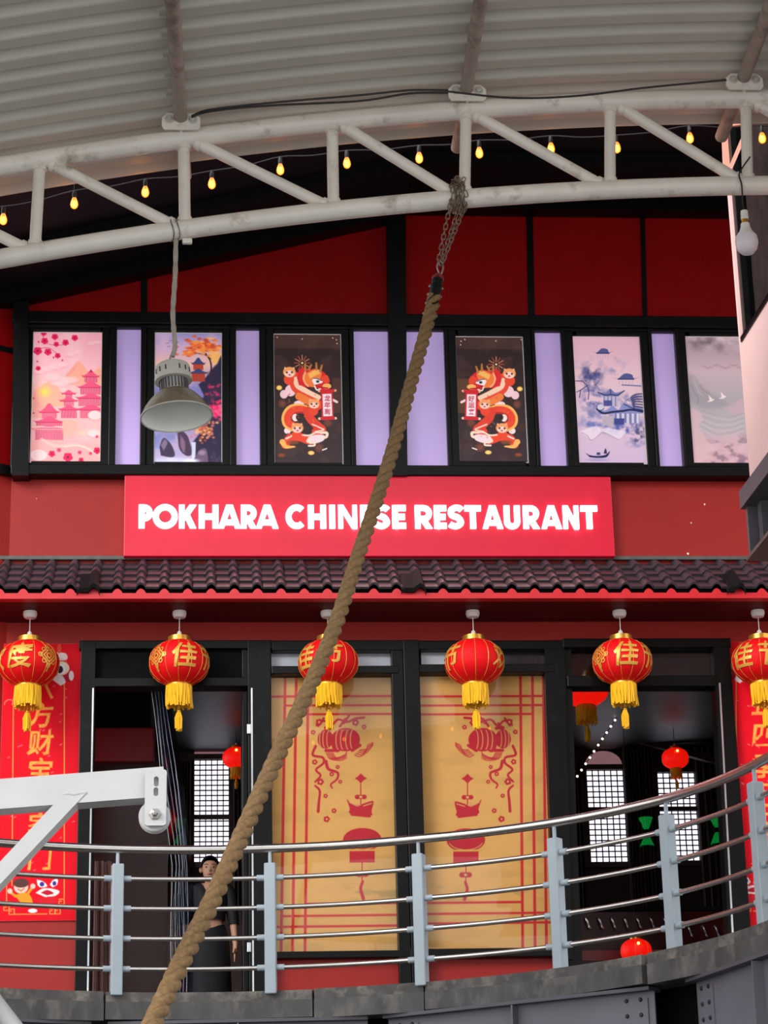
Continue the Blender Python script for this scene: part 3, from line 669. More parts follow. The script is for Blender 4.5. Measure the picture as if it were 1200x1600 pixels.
for i, (a, r) in enumerate(pang):
    c = rp(a, r, DZ); ra = math.radians(a); tx = Vector((math.cos(ra), -math.sin(ra), 0)); ny = Vector((math.sin(ra), math.cos(ra), 0))
    bm = bmesh.new(); bmesh.ops.create_cube(bm, size=1)
    for v in bm.verts: v.co = Vector((v.co.x*PW*2, v.co.y*PW*2, v.co.z*(.955+.03)))
    bmesh.ops.bevel(bm, geom=bm.edges[:], offset=.006, segments=1, affect='EDGES')
    for v in bm.verts: v.co = c+tx*v.co.x+ny*v.co.y+Vector((0, 0, v.co.z+.955/2-.015))
    build('post', MB().bm(bm), M_post, rg)
    h = rp(a, r, DZ+HZ)
    build('handrail_pin', MB().tube([c+Vector((0, 0, .95)), h-Vector((0, 0, .02))], .0145, 10), M_post, rg, True)
    if i+1 < len(pang):
        a1, r1 = pang[i+1]; da = math.degrees(PW/RR)*.9
        for f in hs:
            z = DZ+HZ*f; aa = np.linspace(a+da, a1-da, 9)
            build('rail', MB().tube([rp(q, rad(q), z) for q in aa], .0185, 10), M_steel, rg, True)
            for s0, s1 in ((a+da*.8, a+da*1.0+1.0), (a1-da*1.0-1.0, a1-da*.8)):
                build('rail_sleeve', MB().tube([rp(q, rad(q), z) for q in (s0, s1)], .0235, 10), M_post, rg, True)
# ---------------------------------------------------------------- steel girders under the gallery
gi = [(-62, -38.5), (-36, -14), (-11.5, 18), (20.5, 54.5), (61, 92)]
gl = ['grey steel beam under the gallery at the left edge behind the rope', 'dark grey steel beam under the gallery below the two tan blinds', 'grey steel beam with a bolted end plate under the gallery slab', 'grey bolted steel beam under the gallery at the lower right corner']
gl = ['grey steel beam at the far end of the gallery, beyond the hoist', 'grey steel beam under the gallery below the red dado and first doorway']+gl[1:]
for (a0, a1), lb in zip(gi, gl):
    p, q = rp(a0, RR+.1, DZ-.222), rp(a1, RR+.1, DZ-.222); t = (q-p).normalized(); nn = Vector((-t.y, t.x, 0)); nn = nn if nn.dot(Vector((RC.x, RC.y, 0))-Vector((p.x, p.y, 0))) > 0 else -nn
    o = thing('steel_girder', (p+q)/2-Vector((0, 0, .62)), lb, 'beam')
    Z = Vector((0, 0, 1)); m_ = (p+q)/2; hl = (q-p).length/2
    build('web', MB().obox(m_-Z*.31, t, nn, Z, hl, .008, .30), M_girder, o)
    build('top_flange', MB().obox(m_-Z*.005, t, nn, Z, hl, .09, .012), M_darkgrey, o)
    build('bottom_flange', MB().obox(m_-Z*.61, t, nn, Z, hl, .09, .012), M_darkgrey, o)
    for e, sg_ in ((q, -1), (p, 1)):
        ep = e+t*sg_*.16
        build('splice_plate', MB().obox(ep+nn*.013-Z*.30, t, nn, Z, .11, .006, .24), M_girder, o)
        for u in (-.055, .055):
            for r in range(5):
                c = ep+t*u*(1)+nn*.02-Z*(.07+r*.105); build('bolt', MB().lathe([(.001, .012), (.011, .011), (.016, .002), (.016, -.004)], c, 8, axis=nn), M_darkbolt, o)
    build('stiffener', MB().obox(m_+nn*.04-Z*.31, t, nn, Z, .006, .045, .29), M_girder, o)
# columns that carry the gallery
for a in (-60, -37, -12.7, 19, 54, 88):
    p = rp(a, RR+.13, 0); build('support_column', MB().tube([p, p+Vector((0, 0, DZ-.87))], .1, 14), M_girder, fl, True)
#%%ROOF
YT = 12.0
tcx, tcz, tR, bR = 3.79, -15.77, 24.146, 23.585; cr_ = .056
def arcp(x, R, Y=YT): return Vector((x, Y, tcz+math.sqrt(R*R-(x-tcx)**2)))
tr = thing('roof_truss', (3.79, YT, 0), 'white painted arched tube truss carrying the canopy roof', 'truss')
X0, X1 = -6.3, 12.5
build('top_chord', MB().tube([arcp(x, tR) for x in np.linspace(X0, X1, 70)], cr_, 16), M_truss, tr, True)
build('bottom_chord', MB().tube([arcp(x, bR) for x in np.linspace(X0, X1, 70)], cr_*.98, 16), M_truss, tr, True)
wb = [((62, 258), (55, 376)), ((287, 226), (289, 348)), ((519, 198), (521, 316)), ((728, 178), (726, 302)), ((953, 163), (953, 286)), ((1165, 157), (1168, 280)),
      ((78, 258), (272, 350)), ((305, 226), (512, 320)), ((534, 198), (710, 303)), ((740, 177), (940, 288)), ((967, 163), (1156, 281)), ((1180, 157), (1390, 292)), ((-150, 300), (42, 384)), ((1400, 162), (1402, 290)), ((1415, 165), (1620, 312)), ((-165, 306), (-170, 430))]
for (a, b) in wb:
    p, q = P(*a, YT), P(*b, YT); p = arcp(p.x, tR-.03); q = arcp(q.x, bR+.03)
    build('web_tube', MB().tube([p, q], .033, 12), M_truss, tr, True)
    for e in (p, q):
        e2 = e+(q-p).normalized()*(.025 if e is p else -.025)
        mb = MB().tube([e2-(q-p).normalized()*.014, e2+(q-p).normalized()*.014], .041, 12)
        build('weld', mb, M_truss, tr, True)
for x in (X0+.15, X1-.15):
    build('leg', MB().tube([Vector((x, YT, 0)), arcp(x, tR)], .07, 14), M_truss, tr, True)
PD = Vector((math.tan(math.radians(1.5)), 1, 0)); YB = 12.63; pr_ = .0385
plabs = ['weathered roof pipe above the lamp, bolted to the truss at its left third', 'weathered roof pipe above the chain, bolted to the middle of the truss', 'weathered roof pipe at the upper right corner, bolted above the white bulb']
for i, (px, py) in enumerate(((283, 192), (729, 150), (1160, 122))):
    x = P(px, py, YT-.05).x; c = arcp(x, tR+cr_+pr_-.004)
    o = thing('purlin', c, plabs[i], 'pipe', 'roof pipes running over the truss')
    build('pipe', MB().tube([c-PD*7.6, c+PD*(YB-YT+.0)], pr_, 16), M_purlin, o, True)
    mb = MB(); hw, hh = .108, .052
    cc = c+Vector((0, -.085, -.028)); pl = [(-hw, -hh+.02), (-hw+.015, -hh), (hw-.015, -hh), (hw, -hh+.02), (hw, hh-.03), (hw-.03, hh), (-hw+.03, hh), (-hw, hh-.03)]
    build('bracket', mb.prism([(cc.x+a, cc.z+b) for a, b in pl], cc.y-.006, cc.y+.006), M_truss, o)
    for sx in (-.066, .066):
        build('bolt', MB().lathe([(.001, .02), (.014, .018), (.018, .006), (.026, .004), (.026, 0)], (cc.x+sx, cc.y-.006, cc.z+.012), 12, axis=(0, -1, 0)), M_lampgrey, o, True)
    build('bracket_gusset', MB().box(cc.x-.008, cc.x+.008, cc.y, cc.y+.09, cc.z-.05, cc.z-.01), M_truss, o)
# further pipes outside the frame that carry the roof
for x in (-2.9, -4.9, 5.4, 7.5, 9.8):
    c = arcp(x, tR+cr_+pr_-.004); build('purlin', MB().tube([c-PD*7.6, c+PD*.6], pr_, 10), M_purlin, tr, True)
# trapezoid roof sheet: ribs follow the arch
rR = tR+cr_+2*pr_+.004; per = .212; ys = []; y = 4.45; 
while y < YB+.02:
    ys += [(y, .066), (y+.018, .066), (y+.095, .004), (y+.108, 0), (y+.192, 0)]; y += per
ys = [(q, h) for q, h in ys if q <= YB+.03]
rf = sroot('roof_canopy'); xj = P(283, 192, YT).x
for j0 in range(0, len(ys)-1, 20):              # sheets side by side, four ribs each
    for xa_, xb_, dy, dr in ((X0-.2, xj+.05, 0, .0), (xj-.05, X1+.2, -.055, .004)):
        seg = [(min(q+dy, YB+.03), h) for q, h in ys[j0:j0+21]]; mb = MB(); V = []; n = len(seg); xs = np.linspace(xa_, xb_, 40)
        for x in xs:
            th = math.asin((x-tcx)/tR)
            for q, h in seg:
                R = rR+h+dr; V.append((tcx+R*math.sin(th)+PD.x*(q-YT), q, tcz+R*math.cos(th)))
        F = [(i*n+k, i*n+k+1, (i+1)*n+k+1, (i+1)*n+k) for i in range(len(xs)-1) for k in range(n-1)]
        build('roof_sheet', mb.add(V, F), M_roof, rf)
# cables slung along the truss
def sag(a, b, s, n=14): return [a.lerp(b, t)-Vector((0, 0, s*4*t*(1-t))) for t in np.linspace(0, 1, n)]
c1 = [P(300, 183, YT-.2), P(330, 174, YT-.35), P(420, 165, YT-.35), P(560, 158, YT-.35), P(640, 146, YT-.3), P(700, 145, YT-.3)]
c1b = [P(300, 181, YT-.2), P(330, 171, YT-.3), P(430, 160, YT-.3), P(560, 149, YT-.3), P(640, 141, YT-.3), P(700, 141, YT-.3)]
def up(p): return p
rcab = thing('roof_cable', c1[0], 'two thin black cables running under the roof sheet between the pipes', 'cable')
build('wire', MB().tube(cat(c1, 6), .006, 6), M_cable, rcab); build('wire', MB().tube(cat(c1b, 6), .006, 6), M_cable, rcab)
build('wire', MB().tube(cat([P(700, 143, YT-.3), P(800, 153, YT-.3), P(900, 150, YT-.3), P(1000, 138, YT-.3), P(1060, 132, YT-.3), P(1135, 125, YT-.3)], 6), .006, 6), M_cable, rcab)
# string of warm bulbs under the rear roof edge
bl = [(5, 343), (116, 318), (227, 300), (331, 287), (438, 265), (542, 255), (655, 247), (749, 239), (861, 232), (964, 231), (1078, 216), (1191, 216)]
YS = 12.66
st = thing('string_lights', P(600, 240, YS), 'string of small warm glowing bulbs hanging behind the white truss', 'lights')
def roofz(x, Y): return tcz+math.sqrt(rR*rR-(x-tcx-PD.x*(Y-YT))**2)
tops = []
for i, (px, py) in enumerate(bl):
    p = P(px, py, YS); tops.append(p+Vector((0, 0, .085)))
cp = [P(-110, 330, YS)]
for i, t in enumerate(tops):
    cp.append(t)
    if i+1 < len(tops): m_ = (t+tops[i+1])/2; cp.append(m_+Vector((0, 0, -.012)))
cp.append(P(1310, 205, YS))
build('cable', MB().tube(cat(cp, 4), .004, 5), M_cable, st)
for t in tops:
    build('socket', MB().lathe([(.004, .0), (.012, -.004), (.013, -.045), (.010, -.05)], t, 8), M_cable, st, True)
    b = build('bulb', MB().lathe([(.009, -.045), (.014, -.056), (.021, -.075), (.0235, -.092), (.019, -.108), (.009, -.117), (.001, -.119)], t, 12), M_amber, st, True); build('filament', MB().sphere(t-Vector((0, 0, .088)), .0155, 8, 6, 1.5), M_fil, b, True)
    if tops.index(t) % 3 == 1: build('hook', MB().tube([t, Vector((t.x, YS-.04, roofz(t.x, YS-.04)))], .0025, 5), M_cable, st)
#%%LAMPS
# industrial pendant lamp
pt_ = P(275, 372, YT); lc = P(275, 640, YT); kk = 1/ppm(lc)
lp = thing('pendant_lamp', lc, 'dusty industrial pendant lamp with a bell shaped metal shade hanging from the truss', 'lamp')
ax = Vector((-.085, .06, 1)).normalized()       # hangs a little askew
zt = 82*kk
build('shade', MB().lathe([(22.5*kk, 30*kk), (27*kk, 28*kk), (35*kk, 21*kk), (43*kk, 12*kk), (50*kk, 2*kk), (54*kk, -6*kk), (56*kk, -11*kk), (56.5*kk, -13*kk), (55*kk, -13.2*kk)], lc, 40, axis=ax), M_shade, lp, True)
build('reflector', MB().lathe([(55*kk, -13.2*kk), (53.4*kk, -7*kk), (49*kk, 1*kk), (42*kk, 11*kk), (34*kk, 20*kk), (26*kk, 26*kk), (.001, 27*kk)], lc, 40, axis=ax), M_shadein, lp, True)
build('rim', MB().tube([lc+(Vector((0, 0, 1)).rotation_difference(ax) @ Vector((56*kk*math.cos(q), 56*kk*math.sin(q), -12*kk))) for q in np.linspace(0, 2*math.pi, 41)[:-1]], 1.4*kk, 8, False, True), M_lampgrey, lp, True)
build('neck', MB().lathe([(21*kk, 52*kk), (21*kk, 30*kk), (24.5*kk, 28*kk)], lc, 40, axis=ax), M_lampgrey, lp, True)
q = Vector((0, 0, 1)).rotation_difference(ax)
for i in range(26):
    if i % 13 in (0, 1): continue
    a = 2*math.pi*i/26; r = 21.6*kk; c = lc+(q @ Vector((r*math.cos(a), r*math.sin(a), 41*kk)))
    if i == 2: pass
    build('cooling_fin', MB().obox(c, q @ Vector((math.cos(a), math.sin(a), 0)), q @ Vector((-math.sin(a), math.cos(a), 0)), ax, 1.6*kk, 1.1*kk, 9.5*kk), M_darkgrey, lp)
build('housing', MB().lathe([(.001, 80*kk), (20*kk, 79*kk), (26.5*kk, 75*kk), (28*kk, 69*kk), (28*kk, 54*kk), (29.5*kk, 53*kk), (29.5*kk, 49*kk), (23*kk, 48.5*kk)], lc, 36, axis=ax), M_lampgrey, lp, True)
for i in range(16):
    if i % 4 == 0: continue
    a = 2*math.pi*i/16; c = lc+(q @ Vector((28.2*kk*math.cos(a), 28.2*kk*math.sin(a), 63*kk))); build('vent_slot', MB().obox(c, q @ Vector((math.cos(a), math.sin(a), 0)), q @ Vector((-math.sin(a), math.cos(a), 0)), ax, .5*kk, .9*kk, 4*kk), M_cable, lp)
tp_ = lc+ax*79*kk; rod = [pt_+Vector((0, -.0, .02)), pt_.lerp(tp_, .3)+Vector((.002, 0, 0)), pt_.lerp(tp_, .6)+Vector((-.004, 0, 0)), pt_.lerp(tp_, .85)+Vector((.012, 0, 0)), tp_.lerp(pt_, .06)]
rp2 = cat(rod, 7); build('wrapped_cable', MB().tube(rp2, [4.0*kk*(1+.12*math.sin(i*2.3)) for i in range(len(rp2))], 10), M_wrap, lp, True)
build('hook', MB().tube(cat([tp_.lerp(pt_, .07), tp_+Vector((-.012, 0, .03)), tp_+Vector((.008, 0, .012)), tp_-ax*.004], 6), .006, 8), M_bolt, lp, True)
bc = arcp(pt_.x, bR)
for dx in (-.02, .012):
    build('tie_wire', MB().tube([Vector((bc.x+dx+.01*math.sin(t*2), bc.y+(cr_+.005)*math.cos(t), bc.z+(cr_+.005)*math.sin(t))) for t in np.linspace(0, 2*math.pi, 18)[:-1]], .0035, 6, False, True), M_bolt, lp)
build('tie_lug', MB().box(bc.x+.035, bc.x+.09, bc.y-.02, bc.y+.01, bc.z-.085, bc.z-.052, .008), M_truss, lp)
# white screw bulb on a cable
bt = P(1162, 328, YT); kb = 1/ppm(bt); T_ = arcp(bt.x, bR)
bu = thing('hanging_bulb', P(1165, 378, YT), 'unlit white screw bulb on a black flex hanging from the truss near the pink building', 'bulb')
c = Vector((P(1165, 375, YT).x, YT-.02, P(1165, 384, YT).z)); 
build('globe', MB().lathe([(16.6*kb, 13*kb), (17.8*kb, 6*kb), (17.6*kb, 0), (15.5*kb, -8*kb), (10*kb, -15*kb), (4*kb, -17.6*kb), (.001, -18*kb)], c, 28), M_led, bu, True)
build('bulb_neck', MB().lathe([(7*kb, 35*kb), (7.6*kb, 29*kb), (10*kb, 22*kb), (15*kb, 15*kb), (16.6*kb, 13*kb)], c, 28), M_white, bu, True)
build('screw_cap', MB().lathe([(5*kb, 44*kb), (5.6*kb, 42*kb), (5*kb, 40*kb), (5.6*kb, 38*kb), (5*kb, 36*kb), (5.6*kb, 34*kb)], c, 20), M_gold, bu, True)
build('holder', MB().lathe([(2*kb, 58*kb), (5.6*kb, 57*kb), (6*kb, 50*kb), (5.2*kb, 49*kb), (6.2*kb, 47*kb), (6*kb, 42*kb), (3*kb, 42*kb)], c, 20), M_white, bu, True)
build('flex', MB().tube(cat([c+Vector((0, 0, 57*kb)), c+Vector((-.004, 0, 70*kb)), Vector((c.x-.012, YT-.06, T_.z-.03)), Vector((c.x-.02, YT-.064, T_.z+.01)), P(1155, 272, YT-.05), P(1160, 262, YT-.05), P(1172, 245, YT-.05)], 6), .0045, 6), M_cable, bu)
# ---------------------------------------------------------------- chain and rope
ct = P(713, 298, YT); cb = P(688, 418, YT-.12)
ch = thing('hoist_chain', ct, 'rusty link chain wound round the truss chord and holding the thick rope', 'chain')
lk = MB(); L_, Wd = .021, .0105
lk.tube([(Wd*math.cos(t), 0, Wd*math.sin(t)+(L_-Wd if math.sin(t) > 0 else -(L_-Wd))) for t in np.linspace(.01, 2*math.pi+.01, 17)[:-1]], .0034, 6, False, True)
l0 = None
def link(p, d, tw):
    global l0
    q = Vector((0, 0, 1)).rotation_difference(Vector(d).normalized()).to_matrix().to_4x4() @ Matrix.Rotation(tw, 4, 'Z')
    if l0 is None: lk.v = [tuple(Vector(v)+ORG[ch.name]) for v in lk.v]; l0 = build('link', lk, M_chain, ch, True); l0.matrix_local = Matrix.Translation(Vector(p)-ORG[ch.name]) @ q
    else: inst(l0, 'link', ch, Matrix.Translation(Vector(p)-ORG[ch.name]) @ q)
for off, yo in ((-.045, -.066), (.018, -.066), (.052, -.03)):
    a = Vector((ct.x+off*.9, YT+yo, bc.z*0+arcp(ct.x, bR).z-.045)); b = cb+Vector((off*.25, 0, .03)); n = int((b-a).length/.0335)
    for i in range(n+1): link(a.lerp(b, i/n), b-a, (i % 2)*math.pi/2+off*9)
wc = arcp(ct.x, bR)
for w_, xo in ((0, -.03), (1, -.012), (2, .006), (3, .022), (4, .04)):
    n = 13
    for i in range(n):
        t = 2*math.pi*i/n+w_*.3; r = cr_+.012+.008*(w_ % 2)
        link((wc.x+xo+.006*math.sin(i*2.1), wc.y+r*math.cos(t), wc.z+r*math.sin(t)+(.012 if math.sin(t) > .2 else 0)), (random.uniform(-.3, .3), -math.sin(t), math.cos(t)), (i % 2)*math.pi/2)
for i in range(9): link((wc.x+random.uniform(-.03, .04), wc.y+random.uniform(-.06, -.03), wc.z+cr_+random.uniform(.01, .05)), (random.uniform(-1, 1), random.uniform(-.4, .4), random.uniform(-.2, 1)), random.random()*3)
sh = cb+Vector((0, 0, -.01))
build('shackle', MB().tube(cat([sh+Vector((.014, 0, .035)), sh+Vector((.016, 0, .005)), sh+Vector((0, 0, -.03)), sh+Vector((-.016, 0, .005)), sh+Vector((-.012, 0, .035)), sh+Vector((0, 0, .05)), sh+Vector((.014, 0, .035))], 5), .0048, 8), M_bolt, ch, True)
rpts = [(685, 432, 11.86), (672, 492, 11.72), (645, 590, 11.45), (606, 728, 11.05), (560, 868, 10.6), (523, 980, 10.25), (479, 1085, 9.9), (430, 1188, 9.55), (380, 1300, 9.2), (331, 1408, 8.85), (285, 1500, 8.55), (241, 1594, 8.25), (196, 1690, 7.95), (150, 1790, 7.7)]
rw = [P(*q) for q in rpts]; path = cat(rw, 26)
ro = thing('thick_rope', rw[0], 'thick twisted brown rope running diagonally down across the whole facade', 'rope')
def frame_at(i):
    t = (Vector(path[min(i+1, len(path)-1)])-Vector(path[max(i-1, 0)])).normalized(); u = t.cross(Vector((0, 1, 0))).normalized(); return t, u, t.cross(u)
ss = [0.0]
for i in range(1, len(path)): ss.append(ss[-1]+(Vector(path[i])-Vector(path[i-1])).length)
i0 = next(i for i, q in enumerate(ss) if q > .25)
for k in range(3):
    pts = []
    for i in range(i0-6, len(path)):
        t, u, w = frame_at(i); a = ss[i]/.25*2*math.pi+k*2*math.pi/3; pts.append(Vector(path[i])+(u*math.cos(a)+w*math.sin(a))*.0172)
    build('strand', MB().tube(pts, .0205, 14), M_rope, ro, True)
build('tape_sleeve', MB().tube(path[3:i0+2], [.031+.002*math.sin(i*1.7) for i in range(len(path[3:i0+2]))], 14), M_tape, ro, True)
e0 = Vector(path[3]); t, u, w = frame_at(3)
build('thimble', MB().tube(cat([e0+u*.024, e0+u*.024-t*.03, e0-t*.06, e0-u*.024-t*.03, e0-u*.024], 6), .0075, 8), mat('red_thimble', '#7a2a26', .5), ro, True)
for i in (8, 14, 20, 26):
    if i < len(path):
        for sg_ in (-1, 1):
            t, u, w = frame_at(i); c = Vector(path[i])+u*.033*sg_; build('clip_stud', MB().sphere(c, .009, 8, 6), M_bolt, ro, True)
# ---------------------------------------------------------------- white hoist arm at the left
YA = 8.0
a1_ = P(240, 1228.5, YA); a0_ = P(-160, 1258, YA); ka = 1/ppm(a1_)
am = thing('pulley_hoist', Vector((P(-160, 1258, YA).x, YA, 0)), 'white painted square tube arm with a pulley wheel at its end', 'hoist')
tw_ = 47*ka
build('boom', MB().bar(a0_, P(257, 1226, YA), tw_, tw_), M_arm, am)
b0, b1 = P(121, 1240, YA), P(-160, 1530, YA)
build('brace', MB().prism(pxpoly([(98, 1242), (135, 1239), (-160, 1552), (-160, 1518)], YA-tw_/2), YA-tw_/2-.004, YA+tw_*.45), M_arm, am)
build('weld', MB().tube(cat([P(98, 1242, YA-tw_/2), P(107, 1240.5, YA-tw_/2-.002), P(116, 1241.5, YA-tw_/2-.002), P(126, 1239.5, YA-tw_/2-.002), P(135, 1239, YA-tw_/2)], 5), .0045, 7), M_arm, am, True)
mx = a0_.x; build('mast', MB().box(mx-.07, mx+.07, YA-.07, YA+.07, 0, a0_.z+.5, .01), M_arm, am)
build('base_plate', MB().box(mx-.2, mx+.2, YA-.2, YA+.2, 0, .02), M_arm, am)
build('stay', MB().tube([P(-160, 1370, YA+.3), P(120, 1735, YA+.3)], 15*ka, 12), M_arm, am, True)
pc = P(243, 1277, YA); yc = YA-tw_/2-.012
c0 = P(243, 1250, yc); w2_ = 16.5*ka; zt_, zb2 = P(243, 1206, yc).z, P(243, 1291, yc).z
def rrect(cx, x0, z0, z1, r, n=5):
    o = []
    for (sx, sz, a0) in ((1, 1, 0), (-1, 1, 90), (-1, -1, 180), (1, -1, 270)):
        for i in range(n+1):
            a = math.radians(a0+90*i/n); o.append((cx+sx*(x0-r)+r*math.cos(a), (z1-r if sz > 0 else z0+r)+r*math.sin(a)))
    return o
bm = bmesh.new(); outer = rrect(c0.x, w2_, zb2, zt_, 5*ka); holes = [rrect(c0.x+1.5*ka, 3.6*ka, P(0, 1229.5, yc).z-.0, P(0, 1214.5, yc).z, 3.5*ka), rrect(c0.x+1*ka, 3.6*ka, P(0, 1245, yc).z, P(0, 1232, yc).z, 3.5*ka)]
def pz(y): return P(243, y, yc).z
holes = [rrect(c0.x+1.0*ka, 3.7*ka, pz(1230), pz(1214.5), 3.6*ka), rrect(c0.x+.6*ka, 3.6*ka, pz(1245), pz(1231.5), 3.5*ka)]
ed = []
for lp_ in [outer]+holes:
    vs = [bm.verts.new((x, yc, z)) for x, z in lp_]; ed += [bm.edges.new((vs[i-1], vs[i])) for i in range(len(vs))]
bmesh.ops.triangle_fill(bm, edges=ed, use_beauty=True)
ex = bmesh.ops.extrude_face_region(bm, geom=bm.faces[:]); bmesh.ops.translate(bm, verts=[v for v in ex['geom'] if isinstance(v, bmesh.types.BMVert)], vec=(0, -.012, 0))
build('cheek_plate', MB().bm(bm), M_arm, am)
wr = 24.5*ka; wc2 = P(241.5, 1277, YA-tw_*.25)
build('pulley_wheel', MB().lathe([(.008, .024), (wr*.93, .024), (wr, .02), (wr, .014), (wr*.82, .003), (wr*.82, -.003), (wr, -.014), (wr, -.02), (wr*.93, -.024), (.008, -.024)], wc2, 44, axis=(0, -1, 0)), M_arm, am, True)
build('axle_bolt', MB().lathe([(.001, .05), (.009, .048), (.011, .03), (.02, .028), (.021, .014), (.03, .013), (.03, -.06)], wc2+Vector((.002, -.03, 0)), 6, axis=(0, -1, 0)), M_bolt, am)
build('rear_cheek', MB().prism([(x, z+.035) for x, z in outer], YA+tw_/2, YA+tw_/2+.012), M_arm, am)
#%%PINKBUILDING
pb0 = P(1168, 700, 14.5); PX, PYb = pb0.x, 14.5
dW = Vector((math.sin(math.radians(2.1)), -math.cos(math.radians(2.1)), 0)); nW = Vector((-dW.y, dW.x, 0)); nW = nW if nW.x < 0 else -nW
pk = thing('pink_building', (PX, PYb, 0), 'pink rendered building with a tall dark window at the right edge', 'building')
def wpt(t, z, d=0): p = Vector((PX, PYb, 0))+dW*t+nW*d; return Vector((p.x, p.y, z))
def wall_box(mb, t0, t1, z0, z1, d0, d1):
    c = (wpt(t0, z0, d0)+wpt(t1, z1, d1))/2; return mb.obox(c, dW, nW, (0, 0, 1), abs(t1-t0)/2, abs(d1-d0)/2, abs(z1-z0)/2)
Zb = P(1168, 765, PYb).z; Ztop = P(1128, 195, PYb).z+2; Zw = P(1154, 541, PYb).z; Zw1 = Ztop-.3
build('lower_wall', wall_box(MB(), 0, 4.2, Zb, Zw, 0, -.25), M_pink, pk)
build('corner_pier', wall_box(MB(), 0, .036, Zw, P(1131, 262, PYb).z, 0, -.2), M_pink, pk)
build('end_wall', MB().box(PX+.03, PX+4, PYb+.0, PYb+.12, Zb, Ztop), M_pink, pk)
build('window_sill', wall_box(MB(), .07, 4.2, Zw, Zw+.035, .01, -.2), M_black, pk)
build('window_frame', wall_box(MB(), .04, .12, Zw, Zw1, -.02, -.2), M_black, pk)
for t in (1.1, 2.1, 3.1): build('window_mullion', wall_box(MB(), t, t+.06, Zw, Zw1, -.02, -.12), M_black, pk)
build('window_glass', wall_box(MB(), .12, 4.2, Zw, Zw1, -.06, -.07), glass('side_window_glass', '#d0d0d2', .15), pk)
mb = MB(); n = 150
V = []
for i in range(n+1):
    t = .12+4*i/n; d = -.095-.014*math.sin(i*1.9); V += [wpt(t, Zw, d), wpt(t, Zw1, d)]
build('curtain', mb.add(V, [(2*i, 2*i+2, 2*i+3, 2*i+1) for i in range(n)]), mat('striped_brown_curtain', '#8a7268', .8, var=.3, scale=9), pk)
build('back_wall', wall_box(MB(), 0, 4.2, Zw, Ztop, -.22, -.26), M_blackmatt, pk)
# salmon steel post and brace at the top corner
pA, pB = P(1133, 215, PYb+.12), P(1136, 270, PYb+.12)
build('steel_post', MB().bar(P(1131, 150, PYb-.03), P(1136, 268, PYb-.03), .048, .04, (0, 1, 0)), M_salmon, pk)
build('steel_brace', MB().bar(P(1139, 268, 13.6), P(1168, 200, 13.6), .026, .04, (0, 1, 0)), M_salmon, pk)
build('steel_tie', MB().bar(P(1128, 197, 13.6), P(1180, 190, 13.6), .03, .03, (0, 1, 0)), M_salmon, pk)
# floor beam below the pink wall
Zc = P(1166, 793, PYb).z; Zd = P(1178, 872, PYb).z
build('edge_fascia', wall_box(MB(), -.04, 4.2, Zc, Zb, .07, -.3), M_darkgrey, pk)
build('beam_web', wall_box(MB(), .10, 4.2, Zd, Zc, -.10, -.12), M_girder, pk)
build('beam_end', wall_box(MB(), -.02, .02, Zd, Zc, .04, -.26), M_darkgrey, pk)
build('end_plate', wall_box(MB(), .17, .32, Zd+.10, Zc-.02, -.085, -.1), M_girder, pk)
for t in (.205, .265):
    for r in range(4): build('bolt', MB().lathe([(.001, .012), (.012, .011), (.015, 0)], wpt(t, Zc-.06-.075*r, -.085), 8, axis=nW), M_darkbolt, pk)
build('beam_flange', wall_box(MB(), -.02, 4.2, Zd-.015, Zd+.01, .06, -.28), M_brown, pk)
build('stub_column', wall_box(MB(), .05, .14, Zd, Zc, -.02, -.09), M_darkgrey, pk)
build('support_column', wall_box(MB(), 3.2, 3.5, 0, Zd, -.9, -1.2), M_darkgrey, pk)
build('floor_slab', wall_box(MB(), 0, 4.2, Zd-.01, Zb-.02, -.29, -3.5), M_darkgrey, pk)
#%%INTERIOR
def lattice(n_, q, rows, cols_, mid, arch=None):
    w = sroot('window_%d' % n_); x0, x1, z0, z1 = rect(*q, IY-.03)
    build('pane', MB().box(x0, x1, IY-.02, IY-.005, z0, z1), M_daylit, w)
    mb = MB()
    for i in range(cols_+1): x = x0+(x1-x0)*i/cols_; mb.box(x-.006, x+.006, IY-.05, IY-.03, z0, z1)
    for i in range(rows+1): z = z0+(z1-z0)*i/rows; mb.box(x0, x1, IY-.052, IY-.032, z-.006, z+.006)
    build('lattice', mb, M_lattice, w)
    zm = P(600, mid, IY).z; build('mid_rail', MB().box(x0-.02, x1+.02, IY-.07, IY-.02, zm-.025, zm+.025), M_lattice, w)
    for a, b, c, d in ((x0-.06, x0, z0-.06, z1+.06), (x1, x1+.06, z0-.06, z1+.06), (x0, x1, z0-.06, z0), (x0, x1, z1, z1+.06)): build('frame', MB().box(a, b, IY-.09, IY-.01, c, d), M_lattice, w)
    if arch:
        ax_ = [((x0+x1)/2+(x1-x0)/2*math.cos(t), z1+.07+arch*math.sin(t)) for t in np.linspace(0, math.pi, 13)]
        build('fanlight', MB().prism(ax_, IY-.02, IY-.005), mat('pink_fanlight', '#d9a0a8', .5, emit='#d9a0a8', est=.25), w)
lattice(4, (303, 1188, 358, 1348), 20, 6, 1276, .14)
lattice(5, (919, 1204, 977, 1348), 17, 6, 1269, .16)
lattice(6, (1030, 1208, 1089, 1346), 17, 6, 1269)
